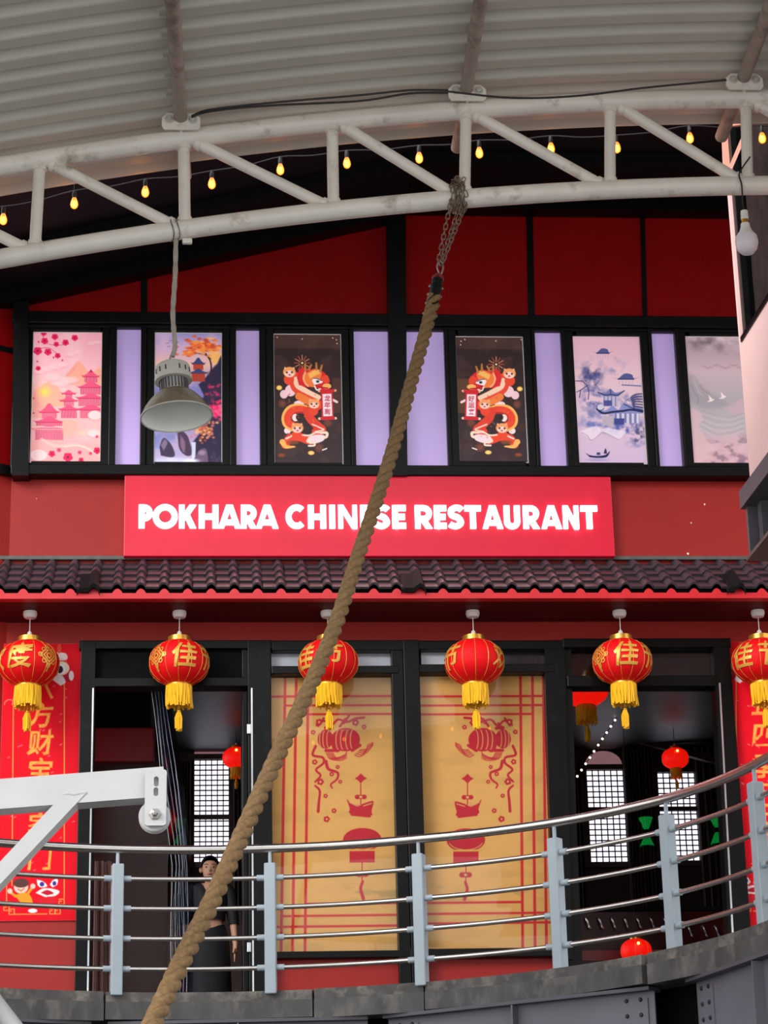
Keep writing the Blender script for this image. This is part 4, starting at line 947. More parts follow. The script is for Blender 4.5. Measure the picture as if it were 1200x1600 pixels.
for nm, q in (('curtain', (979, 1160, 1026, 1420)), ('curtain', (1092, 1160, 1180, 1420)), ('curtain', (365, 1170, 415, 1420)), ('curtain', (262, 1190, 298, 1420)), ('curtain', (862, 1190, 914, 1420))):
    x0, x1, z0, z1 = rect(*q, IY-.15); V = []; n = 40
    for i in range(n+1):
        x = x0+(x1-x0)*i/n; d = IY-.14-.035*math.sin(i*1.35); V += [(x, d, z0), (x, d, z1)]
    o = build(nm, MB().add(V, [(2*i, 2*i+2, 2*i+3, 2*i+1) for i in range(n)]), M_curtain, None, at=((x0+x1)/2, IY-.1, z0))
    tag(o, {979: 'dark brown curtain between the two lattice windows at the right', 1092: 'dark brown curtain right of the last lattice window', 365: 'dark curtain right of the lattice window behind the woman', 262: 'dark curtain left of the lattice window behind the woman', 862: 'dark curtain left of the arched lattice window'}[q[0]], 'curtain', 'curtains on the back wall')
czy = lambda Y: zc1+(zc2+.05-zc1)*(Y-20.1)/(IY-20.1)
il = [(1055, 1185, 24.4, .56, 'small glowing red lantern inside, before the rightmost lattice window'), (914, 1076, 21.8, .88, 'glowing red lantern inside, cut off by the door top beside the tan blind'),
      (369, 1184, 24.4, .56, 'small glowing red lantern inside beside the left door frame'), (994, 1486, 21.7, .56, 'low lantern shape added for a red reflection, just above the gallery slab')]  # last entry is a lantern added to stand in for a reflection
G0 = None
for px, py, Y, s, lb in il:
    p = P(px, py, Y)
    if G0 is None: G0 = lantern_proto(p, lb, True); o = G0
    else: o = copy_tree(G0); o.location = p; o['label'] = lb
    o.scale = (s, s, s); o['group'] = 'glowing lanterns inside the restaurant'
for (px, py, Y, s, lb), o in zip(il, [o for o in COL.objects if o.get('group') == 'glowing lanterns inside the restaurant']):
    z = czy(Y); me = MB().tube([Vector((0, 0, .24)), Vector((0, 0, (z-o.location.z)/s))], .006, 6); me.v = [tuple(Vector(v)+ORG[G0.name]) for v in me.v]; build('cord', me, M_cable, o) if o is G0 else None
    if o is not G0:
        me.v = [tuple(Vector(v)-ORG[G0.name]) for v in me.v]; c_ = build('cord', me, M_cable, None); c_.parent = o
# green glass wall lamps
def sconce(px, py, lb, sc=1.0):
    p = P(px, py, IY-.16); o = thing('wall_lamp', p, lb, 'lamp', 'green wall lamps')
    build('bracket', MB().box(p.x-.035*sc, p.x+.035*sc, p.y-.03, p.y+.14, p.z-.04*sc, p.z+.04*sc, .008), M_blackmatt, o)
    for s in (1, -1):
        mb = MB(); mb.lathe([(r*sc, p.z*0+s*z*sc) for r, z in ((.03, .04), (.055, .07), (.07, .12), (.105, .2), (.12, .235))], p, 28, rad=lambda k: 1-.09*(k % 2)); build('glass_shade', mb, M_green, o)
sconce(1010, 1300, 'green glass wall lamp between the two right lattice windows', 0.68); sconce(1120, 1297, 'green glass wall lamp right of the last lattice window', 0.68); sconce(281, 1300, 'green glass wall lamp left of the lattice window behind the woman', .6)
# rosy drape just inside the left jamb
x0, x1, z0, z1 = rect(146, 1345, 180, 1556, 20.7); V = []; n = 36
for i in range(n+1):
    f = i/n; d = 20.7-.03*math.sin(f*17)-.012*math.sin(f*41); V += [(x0+(x1-x0)*f, d, DZ+.02), (x0+(x1-x0)*f*.8, d+.03, z1)]
tag(build('drape', MB().add(V, [(2*i, 2*i+2, 2*i+3, 2*i+1) for i in range(n)]), mat('rosy_drape', '#8a6660', .7, var=.15), None, True, at=(x0, 20.7, DZ)), 'narrow rosy brown drape hanging just inside the left door jamb', 'curtain')
# string of white beads
bs = thing('bead_light_string', P(935, 1160, 23.6), 'slanting string of tiny white lights inside the right doorway', 'lights')
bp = [P(902+(967.5-902)*i/10, 1213+(1115.5-1213)*i/10, 23.6) for i in range(11)]
ext = [P(967.5+6.55*i, 1115.5-9.75*i, 23.6) for i in range(1, 11)]
build('cable', MB().tube([bp[0]-Vector((.3, 0, .4))]+bp+ext[:1], .004, 5), M_cable, bs)
b0_ = None
for q in bp:
    if b0_ is None: b0_ = build('bead', MB().sphere(q, .0125, 8, 6), M_dots, bs, True); bq = q
    else: inst(b0_, 'bead', bs, Matrix.Translation(q-bq))
# service counter with steel hooks
x0, x1, z0, z1 = rect(884, 1424, 1180, 1560, 22.2)
co = thing('service_counter', ((x0+x1)/2, 22.5, DZ), 'dark red service counter with a row of steel hooks inside the right doorway', 'counter')
build('front', MB().box(x0, x1, 22.2, 22.24, DZ, z1), M_burg, co); build('top', MB().box(x0-.02, x1, 22.17, 22.9, z1, z1+.04, .008), M_blackmatt, co); build('side', MB().box(x0, x0+.04, 22.24, 22.85, DZ, z1), M_burg, co)
x0_, x1_, za, zb3 = rect(884, 1484, 1180, 1500, 22.19); build('plinth_band', MB().box(x0, x1, 22.185, 22.2, za, zb3), M_burgred, co)
for i, px in enumerate((915, 935, 955, 975, 995, 1016, 1037, 1075, 1098, 1117, 1133)):
    p = P(px, 1434 if i < 7 else 1447, 22.16); build('hook', MB().tube(cat([p+Vector((0, .03, 0)), p, p+Vector((.01, -.02, -.03)), p+Vector((.03, -.01, -.09)), p+Vector((.035, -.03, -.1))], 4), .010, 7), M_silver, co, True)
# clear plastic strip curtain pulled aside in the left doorway
pv = thing('plastic_strip_curtain', P(262, 1300, 21.0), 'clear plastic strip curtain gathered aside behind the left door', 'curtain')
for i, (xt, xb_) in enumerate(((236, 268), (241, 275), (246, 281), (252, 287), (257, 293))):
    Y = 20.55+.05*i; V = []; n = 12
    for j in range(n+1):
        f = j/n; x = xt+(xb_-xt)*min(1, f*1.75)**1.0+math.sin(j*1.1+i)*1.2; y = 1074+(1550-1074)*f; q = P(x, y, Y); V += [q, q+Vector((.052, .09+.03*math.sin(j*.8+i), 0))]
    V += [Vector(v)+Vector((0, .004, 0)) for v in V]; m_ = 2*(n+1)
    F = [(2*j, 2*j+1, 2*j+3, 2*j+2) for j in range(n)]
    build('strip', MB().add(V[:m_], F), M_pvc, pv, True)
    build('strip_edge', MB().tube([V[2*j] for j in range(n+1)], .004, 5), M_silver, pv, True)
build('header', MB().bar(P(140, 1072, 20.6), P(392, 1072, 20.6), .05, .05), M_blackmatt, pv)
# cove edge on the ceiling
x0 = P(960, 1145, 25.5); x1 = P(1125, 1190, 25.5); build('cove', MB().bar(x0, x1, .08, .08), M_darkroom, bpy.data.objects['ceiling']) if 'ceiling' in bpy.data.objects else None
#%%PRINTS
def skewed(w, h, win, base, k=0):
    p = Paint(w, h, win, base); p.k = k; ym = (win[1]+win[3])/2; p.X = p.X+k*(p.Y-ym)
    if k:
        def sub(x0, y0, x1, y1):
            j0 = max(0, int((y0-win[1])/p.sy)-1); j1 = min(h, int((y1-win[1])/p.sy)+2); return slice(j0, max(j0, j1)), slice(0, w)
        p.sub = sub
    return p
def write(p, ch, cx, cy, size, col, bold=.0, shear=0.0, wob=.016):
    V, F = glyph(ch, size, bold*size, shear, 2, wob)
    for f in F: p.poly([(cx+V[i][0], cy-V[i][1]) for i in f], col, 1, p.px*.35)
def pagoda(p, cx, tiers, roof, body, post, base=None):   # tiers: (roof half width, roof top y, eave y, body half width, body bottom y)
    for hw, y0, y1, bw, y2 in tiers:
        p.poly([(cx-bw, y1-4), (cx+bw, y1-4), (cx+bw, y2), (cx-bw, y2)], body)
        n = max(3, int(bw/14)*2+1)
        for i in range(n): x = cx-bw+2*bw*(i+.5)/n; p.line([(x, y1), (x, y2)], 7, post)
        p.poly(cat([(cx-hw, y1-12), (cx-hw*.72, y1-6), (cx-hw*.4, y0+(y1-y0)*.55), (cx-hw*.12, y0), (cx+hw*.12, y0), (cx+hw*.4, y0+(y1-y0)*.55), (cx+hw*.72, y1-6), (cx+hw, y1-12)], 4)+[(cx+hw*.8, y1+8), (cx-hw*.8, y1+8)], roof)
        p.line([(cx-hw*.8, y1+9), (cx+hw*.8, y1+9)], 7, post)
def blossom(p, x, y, r, c1, c2):
    for i in range(5): a = i*1.257+.3; p.ell(x+r*.55*math.cos(a), y+r*.55*math.sin(a), r*.55, r*.5, c1, .95)
    p.ell(x, y, r*.32, r*.32, c2)
NW, NH = 136, 264
def poster1():
    p = skewed(NW, NH, (78, 70, 818, 1475), '#f2a9b4', -.027); p.grad([(70, '#efa3b3'), (400, '#f3b3bd'), (800, '#f5bcb6'), (1475, '#f2a3a9')])
    n = p.noise(260, 3); p.put(np.clip((n-.5)*2.2, 0, .35), '#f9cfd0')
    p.poly(cat([(440, 540), (500, 470), (560, 400), (590, 385), (640, 440), (700, 520), (760, 480), (830, 460), (830, 640), (430, 640)], 5), '#f4a58c', .9, 8)
    p.poly([(440, 540), (560, 400), (545, 480), (470, 560)], '#e58f86', .6, 6)
    p.poly(cat([(80, 720), (180, 650), (270, 600), (310, 605), (370, 690), (420, 760), (470, 860), (80, 900)], 5), '#f5a98f', .9, 10); p.ell(215, 720, 60, 55, '#ffcf6a', .8, 60); p.ell(215, 718, 22, 22, '#ffd84a', .9, 14)
    p.poly(cat([(90, 640), (120, 760), (200, 880), (330, 930), (330, 1000), (80, 1000)], 5), '#ef9a92', .75, 8)
    for x, y, r in ((250, 470, 60), (330, 440, 70), (400, 420, 55), (150, 500, 50), (480, 590, 80), (380, 620, 90), (300, 560, 80), (720, 190, 40), (780, 175, 34), (500, 310, 46), (570, 285, 40)):
        p.ell(x, y+10, r*1.2, r*.5, '#d98a97', .35, 14); p.ell(x, y, r*1.15, r*.45, '#f7c9cb', .75, 12)
    C1, C2, C3 = '#e8557b', '#f3a0ac', '#c61f55'
    pagoda(p, 710, [(110, 490, 545, 70, 612), (165, 600, 662, 115, 745), (185, 735, 780, 135, 870), (215, 860, 905, 120, 1010)], C1, C2, C3)
    p.poly([(690, 505), (735, 505), (712, 470)], C3)
    pagoda(p, 472, [(90, 700, 735, 38, 780), (115, 770, 812, 55, 870), (125, 860, 905, 85, 1000)], C1, C2, C3)
    pagoda(p, 262, [(130, 850, 935, 80, 1005), (180, 985, 1040, 140, 1085), (215, 1080, 1120, 150, 1235)], C1, C2, C3)
    p.line([(90, 1100), (465, 1100)], 10, '#f8c0b8'); p.line([(90, 1125), (440, 1125)], 12, '#f6a9a5'); p.line([(560, 1010), (680, 1010)], 16, '#f6b2b0')
    p.poly(cat([(400, 1020), (550, 1040), (540, 1150), (410, 1215)], 5), '#f6ad9c', .9, 6)
    p.poly(cat([(60, 1250), (250, 1230), (500, 1280), (830, 1300), (830, 1480), (60, 1480)], 5), '#f3a8a4', .6, 12)
    p.line(cat([(180, 1230), (330, 1300), (560, 1290), (800, 1380)], 6), 30, '#f8c3b9', .7, 8); p.line(cat([(420, 1310), (600, 1300), (800, 1410)], 6), 8, '#fbe0cf', .8, 3)
    for a in range(9): t = math.radians(190+a*20); p.line([(610, 1180), (610+75*math.cos(t), 1180+70*math.sin(t))], (16, 4), '#f7bfa9', .9)
    for x, y, rx, ry in ((750, 970, 75, 50), (740, 1165, 70, 40), (150, 1400, 90, 60)): p.ell(x, y+10, rx, ry, '#d8848f', .5, 12); p.ell(x, y, rx, ry, '#f8cfd0', 1, 6)
    p.line(cat([(180, 70), (230, 180), (320, 210), (480, 200)], 5), 5, '#a33a52'); p.line(cat([(100, 260), (250, 240), (330, 290), (360, 330)], 5), 5, '#a33a52')
    for x, y, r in ((140, 275, 44), (250, 285, 38), (355, 325, 30), (215, 165, 36), (325, 118, 34), (340, 200, 28), (440, 180, 34), (540, 128, 34), (205, 80, 30), (145, 465, 26), (290, 1385, 34), (365, 1345, 24), (460, 1420, 48), (585, 1370, 22), (600, 1450, 26), (700, 1380, 18), (770, 1350, 36), (770, 1200, 16)): blossom(p, x, y, r, '#de1e57' if r > 24 else '#e8527a', '#a80f40')
    for x, y in ((135, 390), (310, 345), (405, 375), (150, 175), (95, 790), (95, 950)): p.ell(x, y, 9, 10, '#c8245a')
    return p
def poster2():
    p = skewed(NW, NH, (85, 80, 810, 1478), '#8f86bd', -.012); p.grad([(80, '#8d86bb'), (250, '#c9a3c4'), (420, '#e5b3a8'), (700, '#7d7ab8'), (1150, '#6f74b4'), (1478, '#aeb2dc')])
    n = p.noise(200, 5); p.put(np.clip((n-.45)*2, 0, .5), '#e3b6cc'); n = p.noise(90, 8); p.put(np.clip((n-.6)*2, 0, .5)*(p.Y > 1150), '#e6e4f6')
    p.ell(745, 340, 75, 70, '#f5b45c', .9, 50)
    p.poly(cat([(560, 640), (640, 560), (700, 480), (760, 420), (830, 400), (830, 1480), (560, 1480), (480, 1300), (600, 1100), (560, 900), (620, 760)], 5), '#2b2340', 1, 14)
    n = p.noise(60, 13, 4); p.put(np.clip((n-.55)*3, 0, .8)*(p.X > 560)*(p.Y > 560), '#6a4a66')
    p.line(cat([(640, 300), (690, 380), (700, 470), (680, 560)], 6), (14, 22), '#3b2430'); p.line(cat([(560, 300), (640, 320), (700, 360)], 6), 9, '#3b2430')
    r = np.random.default_rng(4)
    for i in range(130):
        x = r.normal(600, 95); y = 215+abs(x-600)*.12+r.normal(0, 42); p.ell(x, y, 26, 13, ['#e2592a', '#f08a3c', '#f7a85c', '#c9401f'][i % 4], .85, 5)
    for i in range(16): p.ell(r.uniform(390, 500), r.uniform(285, 320), 22, 10, '#ee7b3a', .8, 5)
    pagoda(p, 560, [(85, 350, 410, 55, 480), (120, 470, 510, 72, 605)], '#38406f', '#d9502c', '#7a2a30')
    for i in range(70):
        x, y = r.uniform(640, 800), r.uniform(640, 1000); p.ell(x, y, 18, 14, ['#8a2a4c', '#d82e62', '#3a2440'][i % 3], .7, 6)
    for i in range(60): p.ell(r.normal(760, 30), r.normal(930, 40), 20, 16, ['#e82a64', '#f25a86'][i % 2], .85, 4)
    for i in range(90): p.ell(r.normal(620, 55), r.normal(1110, 60), 16, 12, ['#e08a4a', '#f0b070', '#b24a3a', '#d9756a'][i % 4], .8, 4)
    p.poly(cat([(330, 1100), (400, 1150), (450, 1220), (480, 1380), (420, 1400), (350, 1330), (330, 1200)], 5), '#4a3550', 1, 6); p.poly(cat([(360, 1180), (410, 1260), (400, 1370), (360, 1300)], 5), '#9a7690', .7, 10)
    p.poly([(480, 1260), (525, 1255), (520, 1420), (485, 1440)], '#dfe2f6', .9, 6)
    p.poly(cat([(135, 1310), (165, 1230), (200, 1220), (265, 1290), (300, 1390), (260, 1420), (150, 1400)], 5), '#41334f', 1, 6); p.poly(cat([(150, 1290), (190, 1230), (220, 1270), (180, 1350)], 5), '#9d84a2', .7, 8)
    p.poly(cat([(505, 1480), (530, 1390), (590, 1330), (640, 1340), (660, 1480)], 5), '#6b5570', 1, 8); p.ell(590, 1370, 40, 25, '#b69ab2', .6, 14)
    p.ell(300, 1450, 210, 26, '#dcdcf4', .7, 22); p.ell(470, 1460, 80, 26, '#f1eefc', .8, 14); p.poly(cat([(280, 1120), (330, 1095), (370, 1130), (330, 1160)], 4), '#6f8a86', .7, 6)
    for x, y in ((225, 190), (265, 165), (240, 228), (300, 215), (330, 185)): p.line([(x-16, y+4), (x, y), (x+18, y-4)], 5, '#6a5578')
    return p
def dragon(mirror, chars):
    k = .036 if mirror else .004
    p = skewed(NW, NH, (110, 105, 819, 1482) if mirror else (67, 88, 787, 1478), '#35211f', k); dy = 10 if mirror else 0
    p.grad([(88, '#4a302b'), (240, '#3f2a27'), (245, '#2c1c1e'), (560, '#32201f'), (1478, '#38262b')])
    n = p.noise(120, 21); p.put(np.clip((n-.55)*2.4, 0, .3), '#5d4038')
    m = (lambda x, y: (885-x, y+dy)) if mirror else (lambda x, y: (x, y))
    PL = lambda pts, c, al=1, soft=0, sm=6: p.poly([m(*q) for q in (cat(pts, sm) if sm else pts)], c, al, soft)
    LN = lambda pts, w, c, al=1, sm=6: p.line([m(*q) for q in (cat(pts, sm) if sm else pts)], w, c, al)
    EL = lambda x, y, a, b, c, al=1, soft=0: p.ell(*m(x, y), a, b, c, al, soft)
    if mirror: PL([(640, 560), (790, 560), (800, 930), (680, 940)], '#6b4326', .7, 6, 0)
    else: PL([(690, 560), (790, 565), (790, 930), (700, 940)], '#5b3b30', .6, 6, 0)
    R1, R2, OR, YE_, CR, PK = '#d8262a', '#e8452c', '#f07a38', '#f6b45c', '#f8d9c4', '#f2c3cc'
    for cx, cy, r0, r1 in ((368, 400, 30, 85), (150, 840, 10, 42), (635, 1045, 12, 45), (540, 1310, 10, 50)):
        for i in range(12): a = i*.5236; p.line([m(cx+r0*math.cos(a), cy+r0*math.sin(a)), m(cx+r1*math.cos(a), cy+r1*math.sin(a))], 8, ['#c9503a', '#e89a6a'][i % 2] if r1 > 60 else '#8a4a34', .9)
    EL(368, 400, 11, 11, '#ffe0a8')
    EL(170, 740, 42, 46, PK); EL(330, 840, 55, 32, '#f3d3d8'); EL(205, 1130, 36, 34, '#f5dcdc'); EL(240, 700, 58, 62, '#f3c9cf')
    # coils
    LN([(300, 560), (300, 650), (380, 720), (470, 790), (520, 850)], 120, R2); LN([(300, 580), (320, 650), (420, 710), (540, 770)], (60, 50), '#f6cdb0')
    LN([(330, 760), (400, 800), (450, 820)], 80, OR)
    LN([(440, 920), (350, 890), (250, 900), (195, 970), (200, 1050), (260, 1090)], 96, YE_); LN([(440, 925), (350, 900), (262, 915), (212, 975), (216, 1040), (270, 1080)], 78, R2)
    LN([(430, 950), (350, 935), (280, 950), (250, 990)], 20, '#b51c24', .8)
    LN([(420, 920), (450, 1000), (530, 1080), (570, 1120), (510, 1140)], 92, '#e03d2c'); LN([(470, 1060), (560, 1100), (590, 1120), (500, 1140)], 14, CR)
    EL(290, 990, 34, 40, '#f4e0d8'); EL(318, 985, 22, 32, '#2a1a1c')
    LN([(180, 1280), (230, 1210), (330, 1200), (420, 1230), (480, 1230)], 84, R2); LN([(190, 1215), (300, 1170), (430, 1180), (500, 1150), (560, 1150), (620, 1160), (610, 1200)], 18, CR)
    LN([(150, 1250), (190, 1300), (280, 1300)], (60, 16), YE_); EL(265, 1255, 60, 22, '#8a4a2a', .8, 5)
    PL([(410, 1240), (440, 1190), (520, 1170), (600, 1180), (590, 1230), (520, 1260), (440, 1270)], '#f1d5dd'); LN([(430, 1290), (490, 1285), (480, 1255), (415, 1245), (440, 1200)], 20, CR); LN([(560, 1150), (625, 1150), (620, 1195), (575, 1205)], 24, CR)
    for i in range(40):
        x, y = rng.uniform(200, 540), rng.uniform(730, 1240); EL(x, y, 9, 6, '#f4874a' if i % 2 else '#c62626', .55)
    # head
    PL([(310, 560), (330, 480), (380, 450), (450, 470), (520, 460), (600, 500), (640, 560), (660, 640), (640, 690), (560, 690), (500, 660), (420, 660), (330, 640)], R1)
    PL([(370, 540), (430, 500), (500, 470), (570, 500), (560, 560), (480, 600), (500, 660), (420, 650)], OR); PL([(430, 520), (520, 470), (570, 500), (520, 530), (450, 570)], YE_)
    LN([(400, 500), (380, 560), (400, 620), (430, 650)], 18, '#f6b07a'); PL([(470, 590), (500, 560), (560, 575), (585, 610), (540, 625), (495, 640)], '#f6e2e2'); EL(532, 600, 18, 15, '#4a5560'); EL(536, 602, 8, 8, '#15151a'); LN([(490, 565), (530, 570), (570, 590)], 9, '#3a2426')
    PL([(560, 560), (630, 530), (660, 600), (610, 620)], R2); EL(630, 650, 48, 28, YE_); LN([(510, 640), (560, 660), (640, 670)], 12, '#a01a24'); LN([(500, 650), (520, 690), (560, 680)], 14, '#fbeae2')
    for x0, y0, x1, y1 in ((400, 480, 400, 410), (440, 470, 465, 420), (520, 470, 520, 400), (560, 490, 580, 425)): LN([(x0, y0), (x1, y1)], (26, 18), '#b5723a', 1, 0)
    # small dragon cubs
    for cx, cy, s in ((230, 500, 1), (490, 840, .92), (310, 1100, .95)):
        EL(cx-5, cy+80*s, 55*s, 60*s, R2); EL(cx, cy, 68*s, 56*s, '#f29a5c'); EL(cx, cy+18*s, 52*s, 36*s, '#f8cfc0'); EL(cx-28*s, cy+4*s, 11*s, 12*s, '#4a2428'); EL(cx+28*s, cy+2*s, 11*s, 12*s, '#4a2428'); EL(cx+2*s, cy+30*s, 13*s, 8*s, '#c8284a')
        for dx in (-44, 44): PL([(cx+dx*s-16, cy-30*s), (cx+dx*s*1.1, cy-60*s), (cx+dx*s+16, cy-36*s)], '#f6b98a', 1, 0, 0)
    for x, y, a, b in ((120, 670, 30, 26), (455, 1365, 34, 22), (140, 1390, 40, 22)): EL(x, y, a, b, '#f3b95a' if y < 1380 else '#7a3a22'); EL(x, y, a*.55, b*.5, '#fbd98a' if y < 1380 else '#8a4628')
    LN([(575, 1335), (620, 1318)], 12, '#f3e6e6', 1, 0); LN([(700, 800), (735, 820)], 26, '#f3d3d8', 1, 0)
    # scroll
    PL([(562, 695), (690, 690), (700, 1010), (572, 1015)], '#cf1f2c', 1, 0, 0); PL([(582, 735), (676, 732), (684, 970), (588, 975)], '#f7e4ea', 1, 0, 0)
    for y in (702, 1000): LN([(545, y), (720, y-6)], 26, '#f4d8b8' if y > 900 else '#f2b08a', 1, 0); LN([(570, y), (698, y-6)], 30, '#cf1f2c', 1, 0)
    for i, c in enumerate(chars): x, y = m(632, 780+i*72); write(p, c, x, y, 66, '#c0203c', .012, .05, .006)
    for x, y in ((100, 122), (370, 138), (745, 185), (700, 125), (740, 145)): EL(x, y, 6, 6, '#f0dcd0')
    return p
def poster5():
    p = skewed(NW, NH, (110, 112, 818, 1492), '#d9b3c3', .057); p.grad([(112, '#dba6ba'), (500, '#e0b9c4'), (900, '#d9bccb'), (1492, '#c9aecb')])
    B1, B2, B3 = '#3d4385', '#7d83b8', '#1f2350'
    n = p.noise(110, 31, 5)
    def mist(cx, cy, rx, ry, c, al, seed, sc=70):
        nn = p.noise(sc, seed, 5); d = np.clip(1.25-np.hypot((p.X-cx)/rx, (p.Y-cy)/ry), 0, 1); p.put(np.clip((nn-.42)*3.2, 0, 1)*np.clip(d*1.5, 0, 1)*al, c)
    mist(280, 510, 130, 160, '#4a4f85', .95, 1); mist(290, 560, 110, 120, '#2c3068', .8, 2, 40); mist(330, 680, 120, 110, '#6a6fa5', .9, 3, 50); mist(480, 430, 130, 100, '#8b88b4', .8, 4); mist(300, 780, 150, 120, '#5b5f9a', .9, 5, 50)
    mist(160, 410, 90, 60, '#a79ac0', .7, 6); mist(600, 380, 90, 60, '#b39fbf', .6, 7); mist(270, 930, 120, 90, '#6a6da3', .8, 8); mist(400, 1060, 260, 110, '#5a66ad', .85, 9, 60); mist(650, 1080, 190, 110, '#48539f', .9, 10, 50); mist(780, 1180, 90, 120, '#2a2c50', .95, 11, 40)
    mist(700, 850, 150, 130, '#5b5f98', .8, 12, 40); mist(740, 1270, 110, 50, '#8a86b4', .7, 13)
    for x, y, hw, h in ((395, 285, 110, 45), (640, 570, 140, 55)):
        p.poly(cat([(x-hw, y-14), (x-hw*.6, y), (x-hw*.1, y-h), (x+hw*.45, y-h*.8), (x+hw*.6, y-4), (x+hw, y-16)], 5)+[(x+hw*.5, y+12), (x-hw*.5, y+12)], '#4d5289'); p.line([(x-hw*.6, y+8), (x+hw*.6, y+8)], 9, B3)
        for i in range(5): xx = x-hw*.5+i*hw*.25; p.line([(xx, y+12), (xx, y+60)], 5, '#9a96ba', .8)
    p.line([(600, 640), (800, 650)], 14, '#6a6f9f')
    p.poly([(400, 750), (560, 750), (560, 880), (400, 880)], '#b6acc8', .9); p.poly([(405, 810), (490, 810), (490, 870), (405, 870)], B1, .9)
    for x in (410, 450, 490, 530): p.line([(x, 750), (x, 870)], 7, B1)
    p.poly(cat([(340, 720), (420, 725), (475, 685), (530, 725), (625, 700)], 5)+[(560, 765), (410, 765)], '#7076ad'); p.line(cat([(345, 722), (420, 752), (480, 745), (550, 752), (622, 704)], 5), 11, B3); p.line([(475, 685), (480, 745)], 8, B3)
    p.poly(cat([(330, 900), (420, 920), (500, 870), (560, 910), (620, 830), (720, 880), (820, 880)], 5)+[(815, 950), (350, 960)], '#8388bd'); p.line(cat([(335, 905), (400, 950), (500, 935), (600, 925), (700, 910), (815, 930)], 5), 22, B3)
    p.line(cat([(620, 850), (680, 880), (730, 900)], 5), 9, B3); p.ell(370, 885, 36, 32, '#c8c3dc'); p.line(arc(370, 885, 38, 34, 20, 200), 7, B3)
    p.poly([(520, 960), (780, 950), (790, 1050), (530, 1060)], '#a7a2c6', .9)
    for i in range(10): x = 530+i*26; p.line([(x, 955), (x, 1050)], 9, '#f0e8f2' if i % 2 else B1)
    p.poly([(515, 1005), (625, 1005), (620, 1070), (515, 1070)], B1); p.poly([(385, 985), (515, 980), (505, 1080), (395, 1080)], '#b9a9b4', .9)
    p.poly(cat([(150, 1150), (200, 1130), (330, 1090), (400, 1150), (470, 1180), (560, 1230), (640, 1150), (560, 1130), (420, 1110), (350, 1190), (290, 1240), (220, 1200)], 5), '#e3d3e2', .85, 8); p.line(cat([(170, 1155), (230, 1190), (270, 1240), (330, 1210), (390, 1160), (470, 1190), (560, 1235)], 5), 7, '#9b7d92', .8)
    for i in range(7): a = i*22; p.line(cat([(690+a*.3, 780+i*22), (740, 745+i*26), (815, 735+i*30)], 4), 14, B3, .8)
    for q in ([(110, 600), (180, 600), (230, 650), (160, 700), (150, 780)], [(230, 650), (250, 720), (240, 800)], [(120, 720), (160, 700)]): p.line(q, 9, '#33305a')
    p.poly(cat([(215, 1380), (270, 1405), (360, 1410), (430, 1395), (470, 1355), (440, 1420), (350, 1432), (260, 1425)], 4), B3); p.poly([(330, 1400), (335, 1372), (368, 1372), (370, 1400)], '#33365f'); p.poly([(405, 1385), (415, 1345), (425, 1325), (435, 1350), (440, 1385)], B3); p.ell(340, 1452, 110, 14, '#8a86b8', .6, 8)
    return p
def poster6():
    p = skewed(NW, NH, (140, 112, 860, 1495), '#b59aa5', .074); p.grad([(112, '#a28d96'), (300, '#b59aa2'), (500, '#c4a9b2'), (800, '#a99fa6'), (1100, '#b3a9ae'), (1300, '#c4a0aa'), (1495, '#b892a0')])
    n = p.noise(120, 41, 6); p.put(np.clip((n-.5)*3, 0, .9)*np.clip((330-p.Y)/160, 0, 1), '#d9bcc2'); p.put(np.clip((.5-n)*3, 0, .9)*np.clip((330-p.Y)/160, 0, 1), '#5a4d58')
    n = p.noise(100, 43, 6, .6); a = np.clip((p.Y-1180-.25*(500-p.X))/120, 0, 1); p.put(a*np.clip((n-.35)*2.4, 0, 1), '#d7aeb7'); p.put(a*np.clip((.47-n)*4, 0, .7), '#7d6470')
    p.poly(cat([(130, 520), (200, 545), (250, 620), (330, 700), (420, 760), (560, 850), (420, 900), (240, 880), (130, 800)], 5), '#978d95', .6, 40); p.line(cat([(190, 570), (220, 660), (250, 720), (290, 760)], 5), 12, '#c3b4bb', .5, 6); p.line(cat([(165, 640), (195, 720), (240, 790), (230, 850)], 5), 12, '#7d747d', .5, 6); p.line(cat([(250, 640), (300, 700), (360, 740)], 5), 10, '#857b83', .5, 6)
    p.poly(cat([(520, 900), (600, 860), (720, 780), (880, 720), (880, 930), (600, 960)], 5), '#c3a3ab', .8, 16); p.poly(cat([(700, 720), (780, 690), (860, 720), (860, 800), (720, 800)], 5), '#b7a0a8', .8, 12)
    for i in range(8): y = 930+i*28; p.line(cat([(280, y), (430, y+40+i*6), (600, y+60), (720, y+20), (880, y+40)], 6), 10, '#d0c5c9' if i % 2 else '#8b8890', .3)
    p.poly(cat([(140, 900), (230, 920), (290, 1010), (250, 1090), (330, 1240), (420, 1380), (160, 1500), (140, 1200)], 5), '#d3aeb3', .75, 20)
    for x, y in ((370, 800), (500, 765)): p.poly([(x-40, y+30), (x-10, y+10), (x-20, y-50), (x+20, y-5), (x+45, y+2), (x+10, y+25)], '#ead3d6')
    for i in range(14): p.ell(300+i*38, 440+18*math.sin(i*1.3), 22, 10, '#9b7f8b', .5, 6)
    return p
plab = ['pink poster of pagodas and blossoms, first in the row of upper windows', 'purple poster of an orange tree over a waterfall, partly behind the hanging lamp', 'dark poster of a red dragon facing right with a scroll, upper window',
        'dark poster of a red dragon facing left with a scroll, upper window', 'pale poster of blue ink pagodas and a small boat, upper window', 'grey pink poster of clouds and two birds beside the pink building']
